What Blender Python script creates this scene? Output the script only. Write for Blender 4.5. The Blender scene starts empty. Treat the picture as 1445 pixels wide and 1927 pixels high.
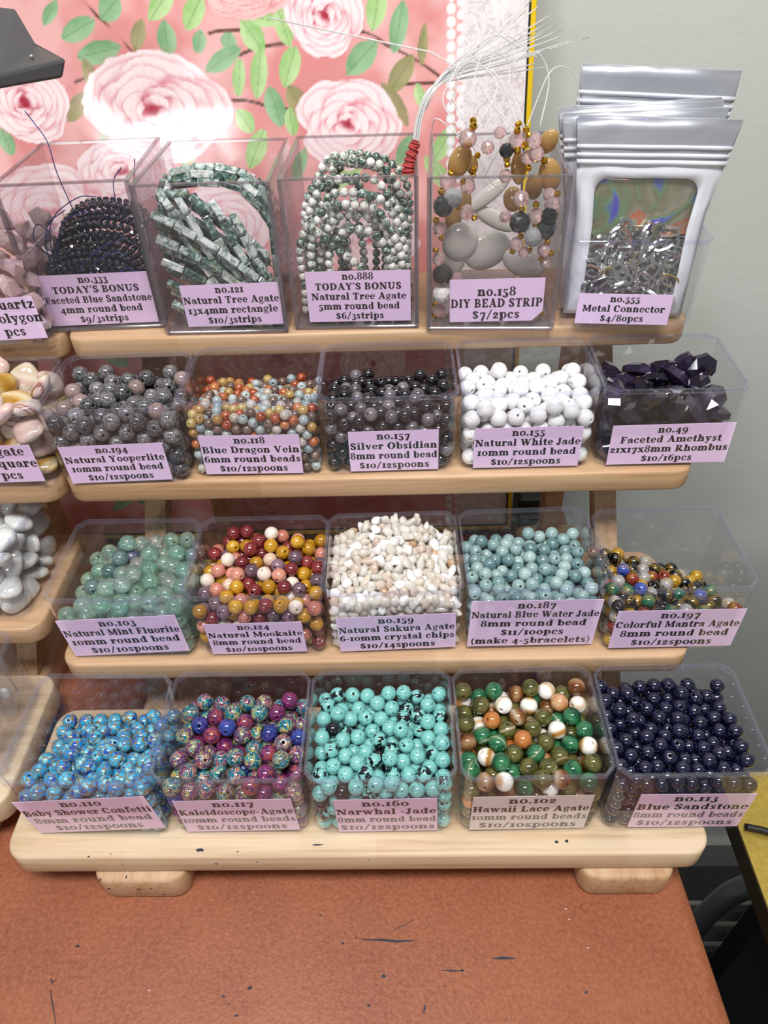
import bpy, bmesh, math, random, zlib, base64, struct
import numpy as np
from mathutils import Vector, Matrix, Euler, noise as mnoise
import mathutils.geometry as mgeo

scene = bpy.context.scene
COL = scene.collection
PI = math.pi

# ------------------------------------------------------------------ camera, world, lamps, exposure
PITCH, YAW, ROLL = math.radians(41.167), math.radians(2.169), math.radians(-2.615)
CAM = Vector((0.00443, 0.0, 0.43172))
cam_data = bpy.data.cameras.new('camera')
cam = bpy.data.objects.new('camera', cam_data)
COL.objects.link(cam)
cam_data.sensor_fit = 'VERTICAL'
cam_data.sensor_height = 36.0
cam_data.lens = 36.0 * 1368.69 / 1927.0
cam_data.clip_start = 0.01
fwd = Vector((-math.sin(YAW) * math.cos(PITCH), math.cos(YAW) * math.cos(PITCH), -math.sin(PITCH)))
right0 = Vector((math.cos(YAW), math.sin(YAW), 0))
up0 = right0.cross(fwd)
cr, sr = math.cos(ROLL), math.sin(ROLL)
right = right0 * cr + up0 * sr
up = up0 * cr - right0 * sr
cam.matrix_world = Matrix(((right.x, up.x, -fwd.x, CAM.x), (right.y, up.y, -fwd.y, CAM.y), (right.z, up.z, -fwd.z, CAM.z), (0, 0, 0, 1)))
scene.camera = cam

world = bpy.data.worlds.new('room_light')
scene.world = world
world.use_nodes = True
wb = world.node_tree.nodes['Background']
wb.inputs['Color'].default_value = (0.92, 0.96, 1.0, 1)
wb.inputs['Strength'].default_value = 0.27

def area(name, loc, target, sx, sy, watts, color=(1, 1, 1)):
    d = bpy.data.lights.new(name, 'AREA')
    d.shape = 'RECTANGLE'; d.size = sx; d.size_y = sy; d.energy = watts; d.color = color
    o = bpy.data.objects.new(name, d); COL.objects.link(o)
    o.location = loc
    o.rotation_euler = (Vector(target) - Vector(loc)).to_track_quat('-Z', 'Y').to_euler()
    return o
area('ceiling_lamp_front', (0.12, -0.16, 1.42), (0.02, 0.3, 0.1), 0.46, 0.30, 17, (1.0, 0.98, 0.96))
area('ceiling_lamp_side', (-0.42, -0.12, 1.35), (0.0, 0.3, 0.1), 0.16, 0.30, 5.0, (0.97, 0.98, 1.0))
area('shop_window', (-1.10, -2.9, 1.16), (-0.15, 0.53, 0.32), 0.60, 0.46, 15, (0.98, 0.99, 1.0))

scene.view_settings.view_transform = 'Standard'
scene.view_settings.look = 'None'
scene.view_settings.exposure = 0.0
scene.view_settings.gamma = 1.0
scene.view_settings.use_curve_mapping = False
scene.cycles.max_bounces = 10
scene.cycles.diffuse_bounces = 3
scene.cycles.glossy_bounces = 3
scene.cycles.transmission_bounces = 6
scene.cycles.transparent_max_bounces = 40

# ------------------------------------------------------------------ materials
def srgb(h):
    h = h.lstrip('#'); v = [int(h[i:i + 2], 16) / 255 for i in (0, 2, 4)]
    return tuple((x / 12.92 if x <= 0.04045 else ((x + 0.055) / 1.055) ** 2.4) for x in v)

class NT:
    def __init__(s, name):
        s.m = bpy.data.materials.new(name); s.m.use_nodes = True
        s.t = s.m.node_tree; s.t.nodes.clear()
        s.out = s.t.nodes.new('ShaderNodeOutputMaterial')
    def n(s, typ, props=None, **ins):
        nd = s.t.nodes.new('ShaderNode' + typ)
        for k, v in (props or {}).items(): setattr(nd, k, v)
        for k, v in ins.items():
            s.put(nd.inputs[int(k[1:]) if k[0] == 'i' and k[1:].isdigit() else k.replace('_', ' ')], v)
        return nd
    def put(s, sock, v):
        if isinstance(v, bpy.types.NodeSocket): s.t.links.new(v, sock)
        elif isinstance(v, bpy.types.Node): s.t.links.new(v.outputs[0], sock)
        elif isinstance(v, (tuple, list)) and len(v) == 3 and sock.type == 'RGBA': sock.default_value = (*v, 1)
        else: sock.default_value = v
    def ramp(s, fac, stops, interp='LINEAR'):
        r = s.n('ValToRGB'); r.color_ramp.interpolation = interp
        el = r.color_ramp.elements
        while len(el) < len(stops): el.new(0.5)
        for e, (p, c) in zip(el, stops):
            e.position = p; c = srgb(c) if isinstance(c, str) else c; e.color = (*c, 1)
        s.put(r.inputs[0], fac)
        return r.outputs[0]
    def mix(s, fac, a, b, blend='MIX'):
        nd = s.n('MixRGB', {'blend_type': blend})
        s.put(nd.inputs[0], fac); s.put(nd.inputs[1], a); s.put(nd.inputs[2], b)
        return nd.outputs[0]
    def math(s, op, a, b=0.0):
        nd = s.n('Math', {'operation': op}); s.put(nd.inputs[0], a); s.put(nd.inputs[1], b); return nd.outputs[0]
    def coord(s, scale=1000.0, shift=True):
        """object coordinates in mm, moved about per object so that no two beads carry the same figure"""
        tc = s.n('TexCoord')
        v = s.n('VectorMath', {'operation': 'SCALE'}); s.put(v.inputs[0], tc.outputs['Object']); v.inputs['Scale'].default_value = scale
        if not shift: return v.outputs[0]
        oi = s.n('ObjectInfo')
        c = s.n('CombineXYZ'); s.put(c.inputs[0], s.math('MULTIPLY', oi.outputs['Random'], 731.0)); s.put(c.inputs[1], s.math('MULTIPLY', oi.outputs['Random'], 317.0)); s.put(c.inputs[2], s.math('MULTIPLY', oi.outputs['Random'], 97.0))
        a = s.n('VectorMath', {'operation': 'ADD'}); s.put(a.inputs[0], v.outputs[0]); s.put(a.inputs[1], c.outputs[0])
        return a.outputs[0]
    def rnd(s): return s.n('ObjectInfo').outputs['Random']
    def noise(s, vec, scale, detail=3.0, rough=0.55, dist=0.0):
        nd = s.n('TexNoise', Scale=scale, Detail=detail, Roughness=rough, Distortion=dist); s.put(nd.inputs['Vector'], vec); return nd.outputs[0]
    def vor(s, vec, scale, feature='F1', out='Distance'):
        nd = s.n('TexVoronoi', {'feature': feature}, Scale=scale); s.put(nd.inputs['Vector'], vec); return nd.outputs[out]
    def pbr(s, color, rough=0.4, metal=0.0, trans=0.0, ior=1.5, coat=0.0, bump=None, bdist=0.0005, spec=0.5, sss=0.0, sr=0.003):
        p = s.n('BsdfPrincipled')
        s.put(p.inputs['Base Color'], srgb(color) if isinstance(color, str) else color)
        s.put(p.inputs['Roughness'], rough); s.put(p.inputs['Metallic'], metal); s.put(p.inputs['Transmission Weight'], trans)
        s.put(p.inputs['IOR'], ior); s.put(p.inputs['Coat Weight'], coat); p.inputs['Coat Roughness'].default_value = .03; s.put(p.inputs['Specular IOR Level'], spec)
        if sss:
            p.inputs['Subsurface Weight'].default_value = sss; p.inputs['Subsurface Radius'].default_value = (1, 1, 1); p.inputs['Subsurface Scale'].default_value = sr
        if bump is not None:
            b = s.n('Bump', Strength=1.0, Distance=bdist); s.put(b.inputs['Height'], bump); s.put(p.inputs['Normal'], b.outputs[0])
        return p
    def end(s, sh):
        s.put(s.out.inputs[0], sh.outputs[0] if isinstance(sh, bpy.types.Node) else sh); return s.m

MATS = {}
def solid(name, color, rough=0.5, metal=0.0, **k):
    if name not in MATS:
        t = NT(name); MATS[name] = t.end(t.pbr(color, rough, metal, **k))
    return MATS[name]

def clear_plastic(name, tint, haze, haze_col, gloss_rough=0.03, ior=1.47):
    t = NT(name)
    tr = t.n('BsdfTransparent', Color=tint)
    df = t.n('BsdfDiffuse', Color=haze_col)
    a = t.n('MixShader', i0=haze); t.put(a.inputs[1], tr.outputs[0]); t.put(a.inputs[2], df.outputs[0])
    gl = t.n('BsdfGlossy', Color=(1.0, 1.0, 1.0), Roughness=gloss_rough)
    fr = t.n('Fresnel', IOR=ior)
    ge = t.n('NewGeometry')
    fac = t.math('MULTIPLY', fr.outputs[0], t.math('SUBTRACT', 1.0, ge.outputs['Backfacing']))
    b = t.n('MixShader'); t.put(b.inputs[0], fac); t.put(b.inputs[1], a.outputs[0]); t.put(b.inputs[2], gl.outputs[0])
    return t.end(b)
M_TRAY = clear_plastic('clear_tray_plastic', (0.975, 0.975, 0.985), 0.012, (0.85, 0.86, 0.92))
M_RIM = clear_plastic('tray_rim_plastic', (0.90, 0.90, 0.955), 0.035, (0.74, 0.76, 0.86), 0.06)
M_ACRYL = clear_plastic('clear_acrylic', (0.97, 0.965, 0.97), 0.012, (0.85, 0.84, 0.86))
M_ACRYL_EDGE = clear_plastic('acrylic_edge', (0.70, 0.67, 0.69), 0.16, (0.45, 0.42, 0.44), 0.08)
M_RIB = clear_plastic('ribbed_acrylic', (0.935, 0.92, 0.93), 0.035, (0.55, 0.51, 0.54), 0.05)
M_FILM = clear_plastic('clear_film', (0.97, 0.97, 0.97), 0.03, (0.8, 0.8, 0.8), 0.08, 1.5)

def wood(name, base='#bd9670', dark='#a27a52', light='#caa987', axis=0, rough=0.5, pale=None):
    t = NT(name)
    v = t.coord(1.0, False)
    mp = t.n('Mapping'); t.put(mp.inputs[0], v)
    sc = [260.0, 260.0, 260.0]; sc[axis] = 9.0
    mp.inputs['Scale'].default_value = sc
    g = t.noise(mp.outputs[0], 1.0, 4, 0.6, 0.6)
    mp2 = t.n('Mapping'); t.put(mp2.inputs[0], v); s2 = [60.0, 60.0, 60.0]; s2[axis] = 3.0; mp2.inputs['Scale'].default_value = s2
    g2 = t.noise(mp2.outputs[0], 1.0, 2, 0.5, 1.5)
    c1 = t.ramp(g, [(0.36, dark), (0.5, base), (0.66, light)])
    sep = t.n('SeparateXYZ'); t.put(sep.inputs[0], v)
    # staves glued end to end
    st = t.math('FLOOR', t.math('ADD', t.math('MULTIPLY', sep.outputs[axis], 7.3), t.math('MULTIPLY', t.math('FLOOR', t.math('MULTIPLY', sep.outputs[1 if axis == 0 else 0], 21.0)), 0.37)))
    wn = t.n('TexWhiteNoise', {'noise_dimensions': '1D'}); t.put(wn.inputs['W'], st)
    tone = t.ramp(wn.outputs[0], pale or [(0.0, '#ab865f'), (0.5, '#bb9872'), (1.0, '#c8a784')])
    c2 = t.mix(0.38, c1, tone)
    c3 = t.mix(t.ramp(g2, [(0.42, (0, 0, 0)), (0.62, (0.55, 0.55, 0.55))]), c2, srgb(light))
    return t.end(t.pbr(c3, rough, bump=g, bdist=0.0001))
M_PINE = wood('pale_pine')
M_PINE_Y = wood('pale_pine_depth', axis=1)
M_PINE_BASE = wood('bleached_pine', '#cfb493', '#b3926c', '#dac4a6', pale=[(0.0, '#bf9f78'), (0.5, '#cbb08c'), (1.0, '#d6c0a0')])
M_LEG = wood('shaded_pine', '#b8946c', '#97744c', '#c8a884', axis=1)

def leather():
    t = NT('brown_leather'); v = t.coord(1.0, False)
    cell = t.vor(v, 620.0); n1 = t.noise(v, 420.0, 4, 0.6); n2 = t.noise(v, 22.0, 3)
    h = t.math('ADD', t.math('MULTIPLY', cell, 0.8), n1)
    c = t.mix(t.ramp(n2, [(0.3, (0, 0, 0)), (0.7, (1, 1, 1))]), srgb('#844730'), srgb('#965639'))
    c = t.mix(t.ramp(n1, [(0.35, (0, 0, 0)), (0.7, (0.5, 0.5, 0.5))]), c, srgb('#b27350'))
    return t.end(t.pbr(c, 0.48, bump=h, bdist=0.00016, spec=0.4))
M_LEATHER = leather()

# ------------------------------------------------------------------ object helpers
def obj(name, bm_or_me, mat=None, parent=None, smooth=False):
    if isinstance(bm_or_me, bmesh.types.BMesh):
        me = bpy.data.meshes.new(name); bm_or_me.to_mesh(me); bm_or_me.free()
    else: me = bm_or_me
    if mat is not None and not me.materials:
        for m in (mat if isinstance(mat, (list, tuple)) else [mat]): me.materials.append(m)
    if smooth: me.polygons.foreach_set('use_smooth', [True] * len(me.polygons))
    o = bpy.data.objects.new(name, me); COL.objects.link(o)
    if parent is not None: o.parent = parent
    return o
def thing(name, label, cat, loc=(0, 0, 0), rz=0.0, group=None):
    o = bpy.data.objects.new(name, None); COL.objects.link(o)
    o.empty_display_size = 0.01
    o.location = loc; o.rotation_euler = (0, 0, rz)
    return tag(o, label, cat, group)
def tag(o, label, cat, group=None):
    o['label'] = label; o['category'] = cat
    if group: o['group'] = group
    return o
def structure(o): o['kind'] = 'structure'; return o

def loft(bm, loops, close=True, cap0=False, cap1=False):
    rows = [[bm.verts.new(p) for p in lp] for lp in loops]
    n = len(rows[0])
    for a, b in zip(rows, rows[1:]):
        for i in range(n if close else n - 1):
            j = (i + 1) % n
            bm.faces.new((a[i], a[j], b[j], b[i]))
    if cap0: bm.faces.new(rows[0][::-1])
    if cap1: bm.faces.new(rows[-1])
    return rows
def box(bm, x0, x1, y0, y1, z0, z1, bev=0.0, seg=2):
    r = bmesh.ops.create_cube(bm, size=1.0)
    vs = r['verts']
    for v in vs: v.co = Vector(((x0 + x1) / 2 + v.co.x * (x1 - x0), (y0 + y1) / 2 + v.co.y * (y1 - y0), (z0 + z1) / 2 + v.co.z * (z1 - z0)))
    if bev:
        es = list({e for v in vs for e in v.link_edges})
        bmesh.ops.bevel(bm, geom=es, offset=bev, segments=seg, affect='EDGES', profile=0.5)
def boxo(name, x0, x1, y0, y1, z0, z1, mat, parent=None, bev=0.0, seg=2):
    bm = bmesh.new(); box(bm, x0, x1, y0, y1, z0, z1, bev, seg); return obj(name, bm, mat, parent)
def rounded_outline(x0, x1, y0, y1, r, seg=6, corners=(1, 1, 1, 1)):
    pts = []
    for k, (cx, cy, a) in enumerate(((x1 - r, y0 + r, -90), (x1 - r, y1 - r, 0), (x0 + r, y1 - r, 90), (x0 + r, y0 + r, 180))):
        if not corners[k]:
            pts.append(((x1 if k < 2 else x0), (y0 if k in (0, 3) else y1))); continue
        for i in range(seg + 1):
            t = math.radians(a + 90 * i / seg); pts.append((cx + r * math.cos(t), cy + r * math.sin(t)))
    return pts
def slab(bm, outline, z0, z1, bev=0.0):
    """a board of this outline with its long edges eased"""
    cx = sum(p[0] for p in outline) / len(outline); cy = sum(p[1] for p in outline) / len(outline)
    def inset(d):
        n = len(outline); res = []
        for i in range(n):
            a, b, c = (Vector(outline[(i + k) % n]) for k in (-1, 0, 1))
            e1 = (b - a).normalized() if (b - a).length > 1e-9 else Vector((0, 0)); e2 = (c - b).normalized() if (c - b).length > 1e-9 else Vector((0, 0))
            nn = Vector((-(e1 + e2).y, (e1 + e2).x))
            if nn.length > 1e-9: nn.normalize()
            res.append(b + nn * d)
        return res
    loops = []
    if bev:
        loops += [[(*p, z0) for p in inset(bev)], [(*p, z0 + bev * .3) for p in inset(bev * .3)], [(*p, z0 + bev) for p in outline], [(*p, z1 - bev) for p in outline], [(*p, z1 - bev * .3) for p in inset(bev * .3)], [(*p, z1) for p in inset(bev)]]
    else: loops += [[(*p, z0) for p in outline], [(*p, z1) for p in outline]]
    loft(bm, loops, True, True, True)
def tube(bm, pts, r, seg=8, caps=True):
    pts = [Vector(p) for p in pts]; rows = []
    nrm = None
    for i, p in enumerate(pts):
        t = (pts[min(i + 1, len(pts) - 1)] - pts[max(i - 1, 0)])
        t = t.normalized() if t.length > 1e-9 else Vector((0, 0, 1))
        if nrm is None:
            nrm = t.orthogonal().normalized()
        else:
            nrm = (nrm - t * nrm.dot(t)); nrm = nrm.normalized() if nrm.length > 1e-9 else t.orthogonal().normalized()
        b = t.cross(nrm); rr = r[i] if isinstance(r, (list, tuple)) else r
        rows.append([p + (nrm * math.cos(2 * PI * k / seg) + b * math.sin(2 * PI * k / seg)) * rr for k in range(seg)])
    loft(bm, rows, True, caps, caps)
def spline(pts, n=24):
    """points along a Catmull-Rom curve, evenly by parameter"""
    P = [Vector(p) for p in pts]; P = [P[0] * 2 - P[1]] + P + [P[-1] * 2 - P[-2]]
    out = []
    m = len(P) - 3
    for k in range(n + 1):
        s = k / n * m; i = min(int(s), m - 1); t = s - i
        a, b, c, d = P[i:i + 4]
        out.append(0.5 * ((2 * b) + (c - a) * t + (2 * a - 5 * b + 4 * c - d) * t * t + (3 * b - a - 3 * c + d) * t ** 3))
    return out
def along(pts, step, start=0.0):
    """(point, direction) every STEP metres along a polyline"""
    out = []; need = start; acc = 0.0
    for a, b in zip(pts, pts[1:]):
        L = (b - a).length
        while L > 0 and acc + L >= need:
            t = (need - acc) / L; out.append((a.lerp(b, t), (b - a).normalized())); need += step
        acc += L
    return out
def lathe(bm, prof, seg=20, close=False):
    rows = [[(r * math.cos(2 * PI * k / seg), r * math.sin(2 * PI * k / seg), z) for k in range(seg)] for r, z in prof]
    if close: rows.append(rows[0])
    loft(bm, rows)
    if close: bmesh.ops.remove_doubles(bm, verts=bm.verts, dist=1e-7)

# ------------------------------------------------------------------ setting: wall, floor, baseboard
def wall_mat():
    t = NT('pale_grey_green_wall'); v = t.coord(1.0, False)
    n1 = t.noise(v, 60.0, 5, 0.6); n2 = t.noise(v, 4.0, 2)
    c = t.mix(t.ramp(n2, [(0.35, (0, 0, 0)), (0.65, (1, 1, 1))]), srgb('#c6c9c2'), srgb('#cdd0ca'))
    return t.end(t.pbr(c, 0.55, bump=n1, bdist=0.0004, spec=0.3))
structure(boxo('wall_back', -1.6, 1.6, 0.592, 0.69, -0.95, 1.5, wall_mat()))
structure(boxo('baseboard_back', -1.6, 1.6, 0.578, 0.592, -0.95, -0.865, solid('grey_baseboard', '#9b9d98', 0.5)))
structure(boxo('floor', -1.6, 1.6, -1.2, 0.69, -0.99, -0.95, solid('dark_floor', '#2b2a2a', 0.6)))

# ------------------------------------------------------------------ work table
TZ = -0.005
table = thing('work_table', 'work table with a brown leather top marked with dark ink', 'table', (0, 0.2, -0.95))
bm = bmesh.new()
slab(bm, [(x, y - 0.2) for x, y in [(-0.75, -0.25), (0.166, -0.25), (0.1645, 0.106), (0.1625, 0.1466), (0.1606, 0.1816), (0.150, 0.50), (-0.75, 0.53)]], TZ - 0.022 + 0.95, TZ + 0.95, 0.0085)
obj('leather_top', bm, M_LEATHER, table, True)
boxo('apron', -0.72, 0.13, -0.43, 0.27, 0.80, 0.95 + TZ - 0.022, solid('black_steel', '#141416', 0.45), table)
for lx in (-0.70, 0.09):
    for ly in (-0.42, 0.22): boxo('leg', lx, lx + 0.04, ly, ly + 0.04, 0.0, 0.80, solid('black_steel', '#141416'), table)
M_INK = solid('dark_blue_ink', '#1f1f33', 0.5)
rng = random.Random(5)
def ink(pts, w):
    """a dried ink stroke, a raised film a tenth of a millimetre thick"""
    bm = bmesh.new(); P = [Vector((x, y - 0.2, TZ + 0.95)) for x, y in pts]
    L, R = [], []
    for i, p in enumerate(P):
        t = (P[min(i + 1, len(P) - 1)] - P[max(i - 1, 0)]).normalized(); s = Vector((-t.y, t.x, 0)) * w * (0.35 if i in (0, len(P) - 1) else rng.uniform(0.6, 1.2))
        L.append(p + s); R.append(p - s)
    rows = [[l, l + Vector((0, 0, .00012)), r + Vector((0, 0, .00012)), r] for l, r in zip(L, R)]
    loft(bm, rows, True, True, True)
    obj('ink_mark', bm, M_INK, table)
for pts, w in [([(-.0241, .1449), (-.012, .1446), (-.004, .1439), (.0049, .1443)], .0006), ([(.0464, .1354), (.052, .1357), (.0585, .1354)], .0007), ([(.0187, .1300), (.024, .1298), (.0299, .1297)], .0004),
               ([(-.0081, .1483), (-.003, .151), (.0052, .155)], .0002), ([(.0087, .1106), (.0095, .113), (.0098, .1145)], .0005), ([(-.1895, .1265), (-.188, .1245), (-.187, .1262)], .0007), ([(-.188, .1215), (-.185, .116), (-.1796, .1062)], .0004),
               ([(-.0833, .1214), (-.0818, .1222), (-.0808, .1224)], .0008), ([(-.1815, .1418), (-.1800, .1424), (-.179, .1419)], .0007), ([(.092, .1193), (.093, .12), (.0936, .1198)], .0006)]: ink(pts, w)
for x, y, r in [(-.0474, .1572, .0008), (-.027, .1455, .0006), (.0299, .1297, .0010), (-.0117, .1271, .0012), (-.0193, .1139, .0009), (-.0953, .118, .0010), (-.087, .1096, .0010), (-.092, .1147, .0006), (-.0341, .1431, .0007), (.004, .142, .0004), (.02, .1225, .0005), (-.07, .118, .0005), (.05, .108, .0005)]:
    ink([(x - r, y), (x, y + r * .2), (x + r, y)], r * 0.8)
M_LINT = solid('pale_lint', '#d9cfc4', 0.8)
for x, y in [(.0896, .1600), (.0905, .1545), (.098, .1405), (-.135, .121)]:
    bm = bmesh.new(); box(bm, x - .0006, x + .0006, y - .2002, y - .1998, TZ + .95, TZ + .95015); obj('lint_speck', bm, M_LINT, table)

# ------------------------------------------------------------------ wooden step racks
SHELF_Z = {1: 0.2253, 2: 0.1663, 3: 0.0873, 4: 0.0345}
SHELF_Y = {1: 0.401, 2: 0.3335, 3: 0.2615, 4: 0.1725}
def rack(label, loc, rz, ends, specks, back=(0, 0, 0, 0), rail=0.0):
    t = thing('display_rack', label, 'shelf rack', loc, rz)
    for row in (1, 2, 3, 4):
        z, y = SHELF_Z[row], SHELF_Y[row] + back[row - 1]; x0, x1 = ends[row]
        bm = bmesh.new()
        d = 0.088 if row < 4 else 0.095
        slab(bm, rounded_outline(x0, x1, y, y + d, 0.012, 7), z - (0.0142 if row < 4 else 0.0180), z, 0.0018)
        obj('shelf' if row < 4 else 'base_shelf', bm, M_PINE if row < 4 else M_PINE_BASE, t, True)
    for x in (-0.162, 0.136):       # front rails that carry the shelves
        bm = bmesh.new(); w = 0.014
        a, b = Vector((x, 0.2830 + rail, 0.017)), Vector((x, 0.4560 + rail * .7, 0.2105))
        loft(bm, [[(x - w / 2, p.y - .009, p.z), (x + w / 2, p.y - .009, p.z), (x + w / 2, p.y + .009, p.z), (x - w / 2, p.y + .009, p.z)] for p in (a, b)], True, True, True)
        obj('front_rail', bm, M_LEG, t)
    for x in (-0.138, 0.119):       # rear legs
        bm = bmesh.new(); w = 0.013
        a, b = Vector((x, 0.434, TZ + 0.0215)), Vector((x, 0.436, 0.2105))
        loft(bm, [[(x - w / 2, p.y - .009, p.z), (x + w / 2, p.y - .009, p.z), (x + w / 2, p.y + .009, p.z), (x - w / 2, p.y + .009, p.z)] for p in (a, b)], True, True, True)
        obj('rear_leg', bm, M_LEG, t)
    for x0, x1 in ((-0.1743, -0.1223), (0.0976, 0.1487)):
        bm = bmesh.new(); slab(bm, rounded_outline(x0, x1, 0.1672, 0.455, 0.009, 6), TZ, 0.0164, 0.0022); obj('foot', bm, M_PINE_Y, t, True)
    for y, z0 in ((.36, .1521), (.29, .0731)):
        bm = bmesh.new(); box(bm, -0.155, 0.129, y + .035, y + .047, z0 - .02, z0 - .0002, .001); obj('cross_rail', bm, M_LEG, t)
    if specks:
        r2 = random.Random(11)
        for x, y, z, sx, sz, face in specks:
            bm = bmesh.new(); n = 9
            ring = [(math.cos(2 * PI * k / n) * r2.uniform(.5, 1.1) * sx, math.sin(2 * PI * k / n) * r2.uniform(.5, 1.1) * sz) for k in range(n)]
            if face == 'top': lo = [[(x + a, y + b, z) for a, b in ring], [(x + a * .9, y + b * .9, z + .0001) for a, b in ring]]
            else: lo = [[(x + a, y, z + b) for a, b in ring], [(x + a * .9, y - .0001, z + b * .9) for a, b in ring]]
            loft(bm, lo, True, True, True)
            obj('ink_speck', bm, M_INK, t)
    return t
ENDS = {1: (-0.2014, 0.1773), 2: (-0.1990, 0.1740), 3: (-0.2020, 0.1690), 4: (-0.2200, 0.1650)}
FT = 0.1672
rack('pale pine step rack with four shelves of bead trays, in the middle', (0, 0, 0), 0.0, ENDS, [
    (-.1115, .1765, .0345, .0028, .0012, 'top'), (-.047, .1790, .0345, .0045, .0006, 'top'), (-.172, .1735, .0345, .0006, .0005, 'top'), (-.0905, .1755, .0345, .0007, .0006, 'top'), (-.16, .1748, .0345, .0006, .0004, 'top'),
    (-.103, .1725, .0268, .0012, .0009, 'front'), (-.155, .1725, .0262, .0006, .0004, 'front'), (-.08, .1725, .0285, .0006, .0006, 'front'), (-.019, .1725, .030, .0005, .0004, 'front'),
    (-.1665, FT, .0075, .0010, .0009, 'front'), (-.1495, FT, .0068, .0018, .0008, 'front'), (-.1425, FT, .0075, .0010, .0006, 'front'), (-.137, FT, -.0005, .0012, .0008, 'front'), (-.1695, .1685, .0164, .0006, .0010, 'top'), (-.155, .1700, .0164, .0005, .0016, 'top'),
    (.0830, .1795, .0345, .0012, .0010, 'top'), (.0885, .1800, .0345, .0012, .0010, 'top')])
rack('second pale pine step rack, cut off by the picture edge', (-0.398, 0.0, 0), 0.0, {1: (-0.19, 0.1940), 2: (-0.19, 0.1965), 3: (-0.19, 0.1745), 4: (-0.2, 0.1670)}, None, (0.0, 0.0, 0.028, 0.028), 0.030)

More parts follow.
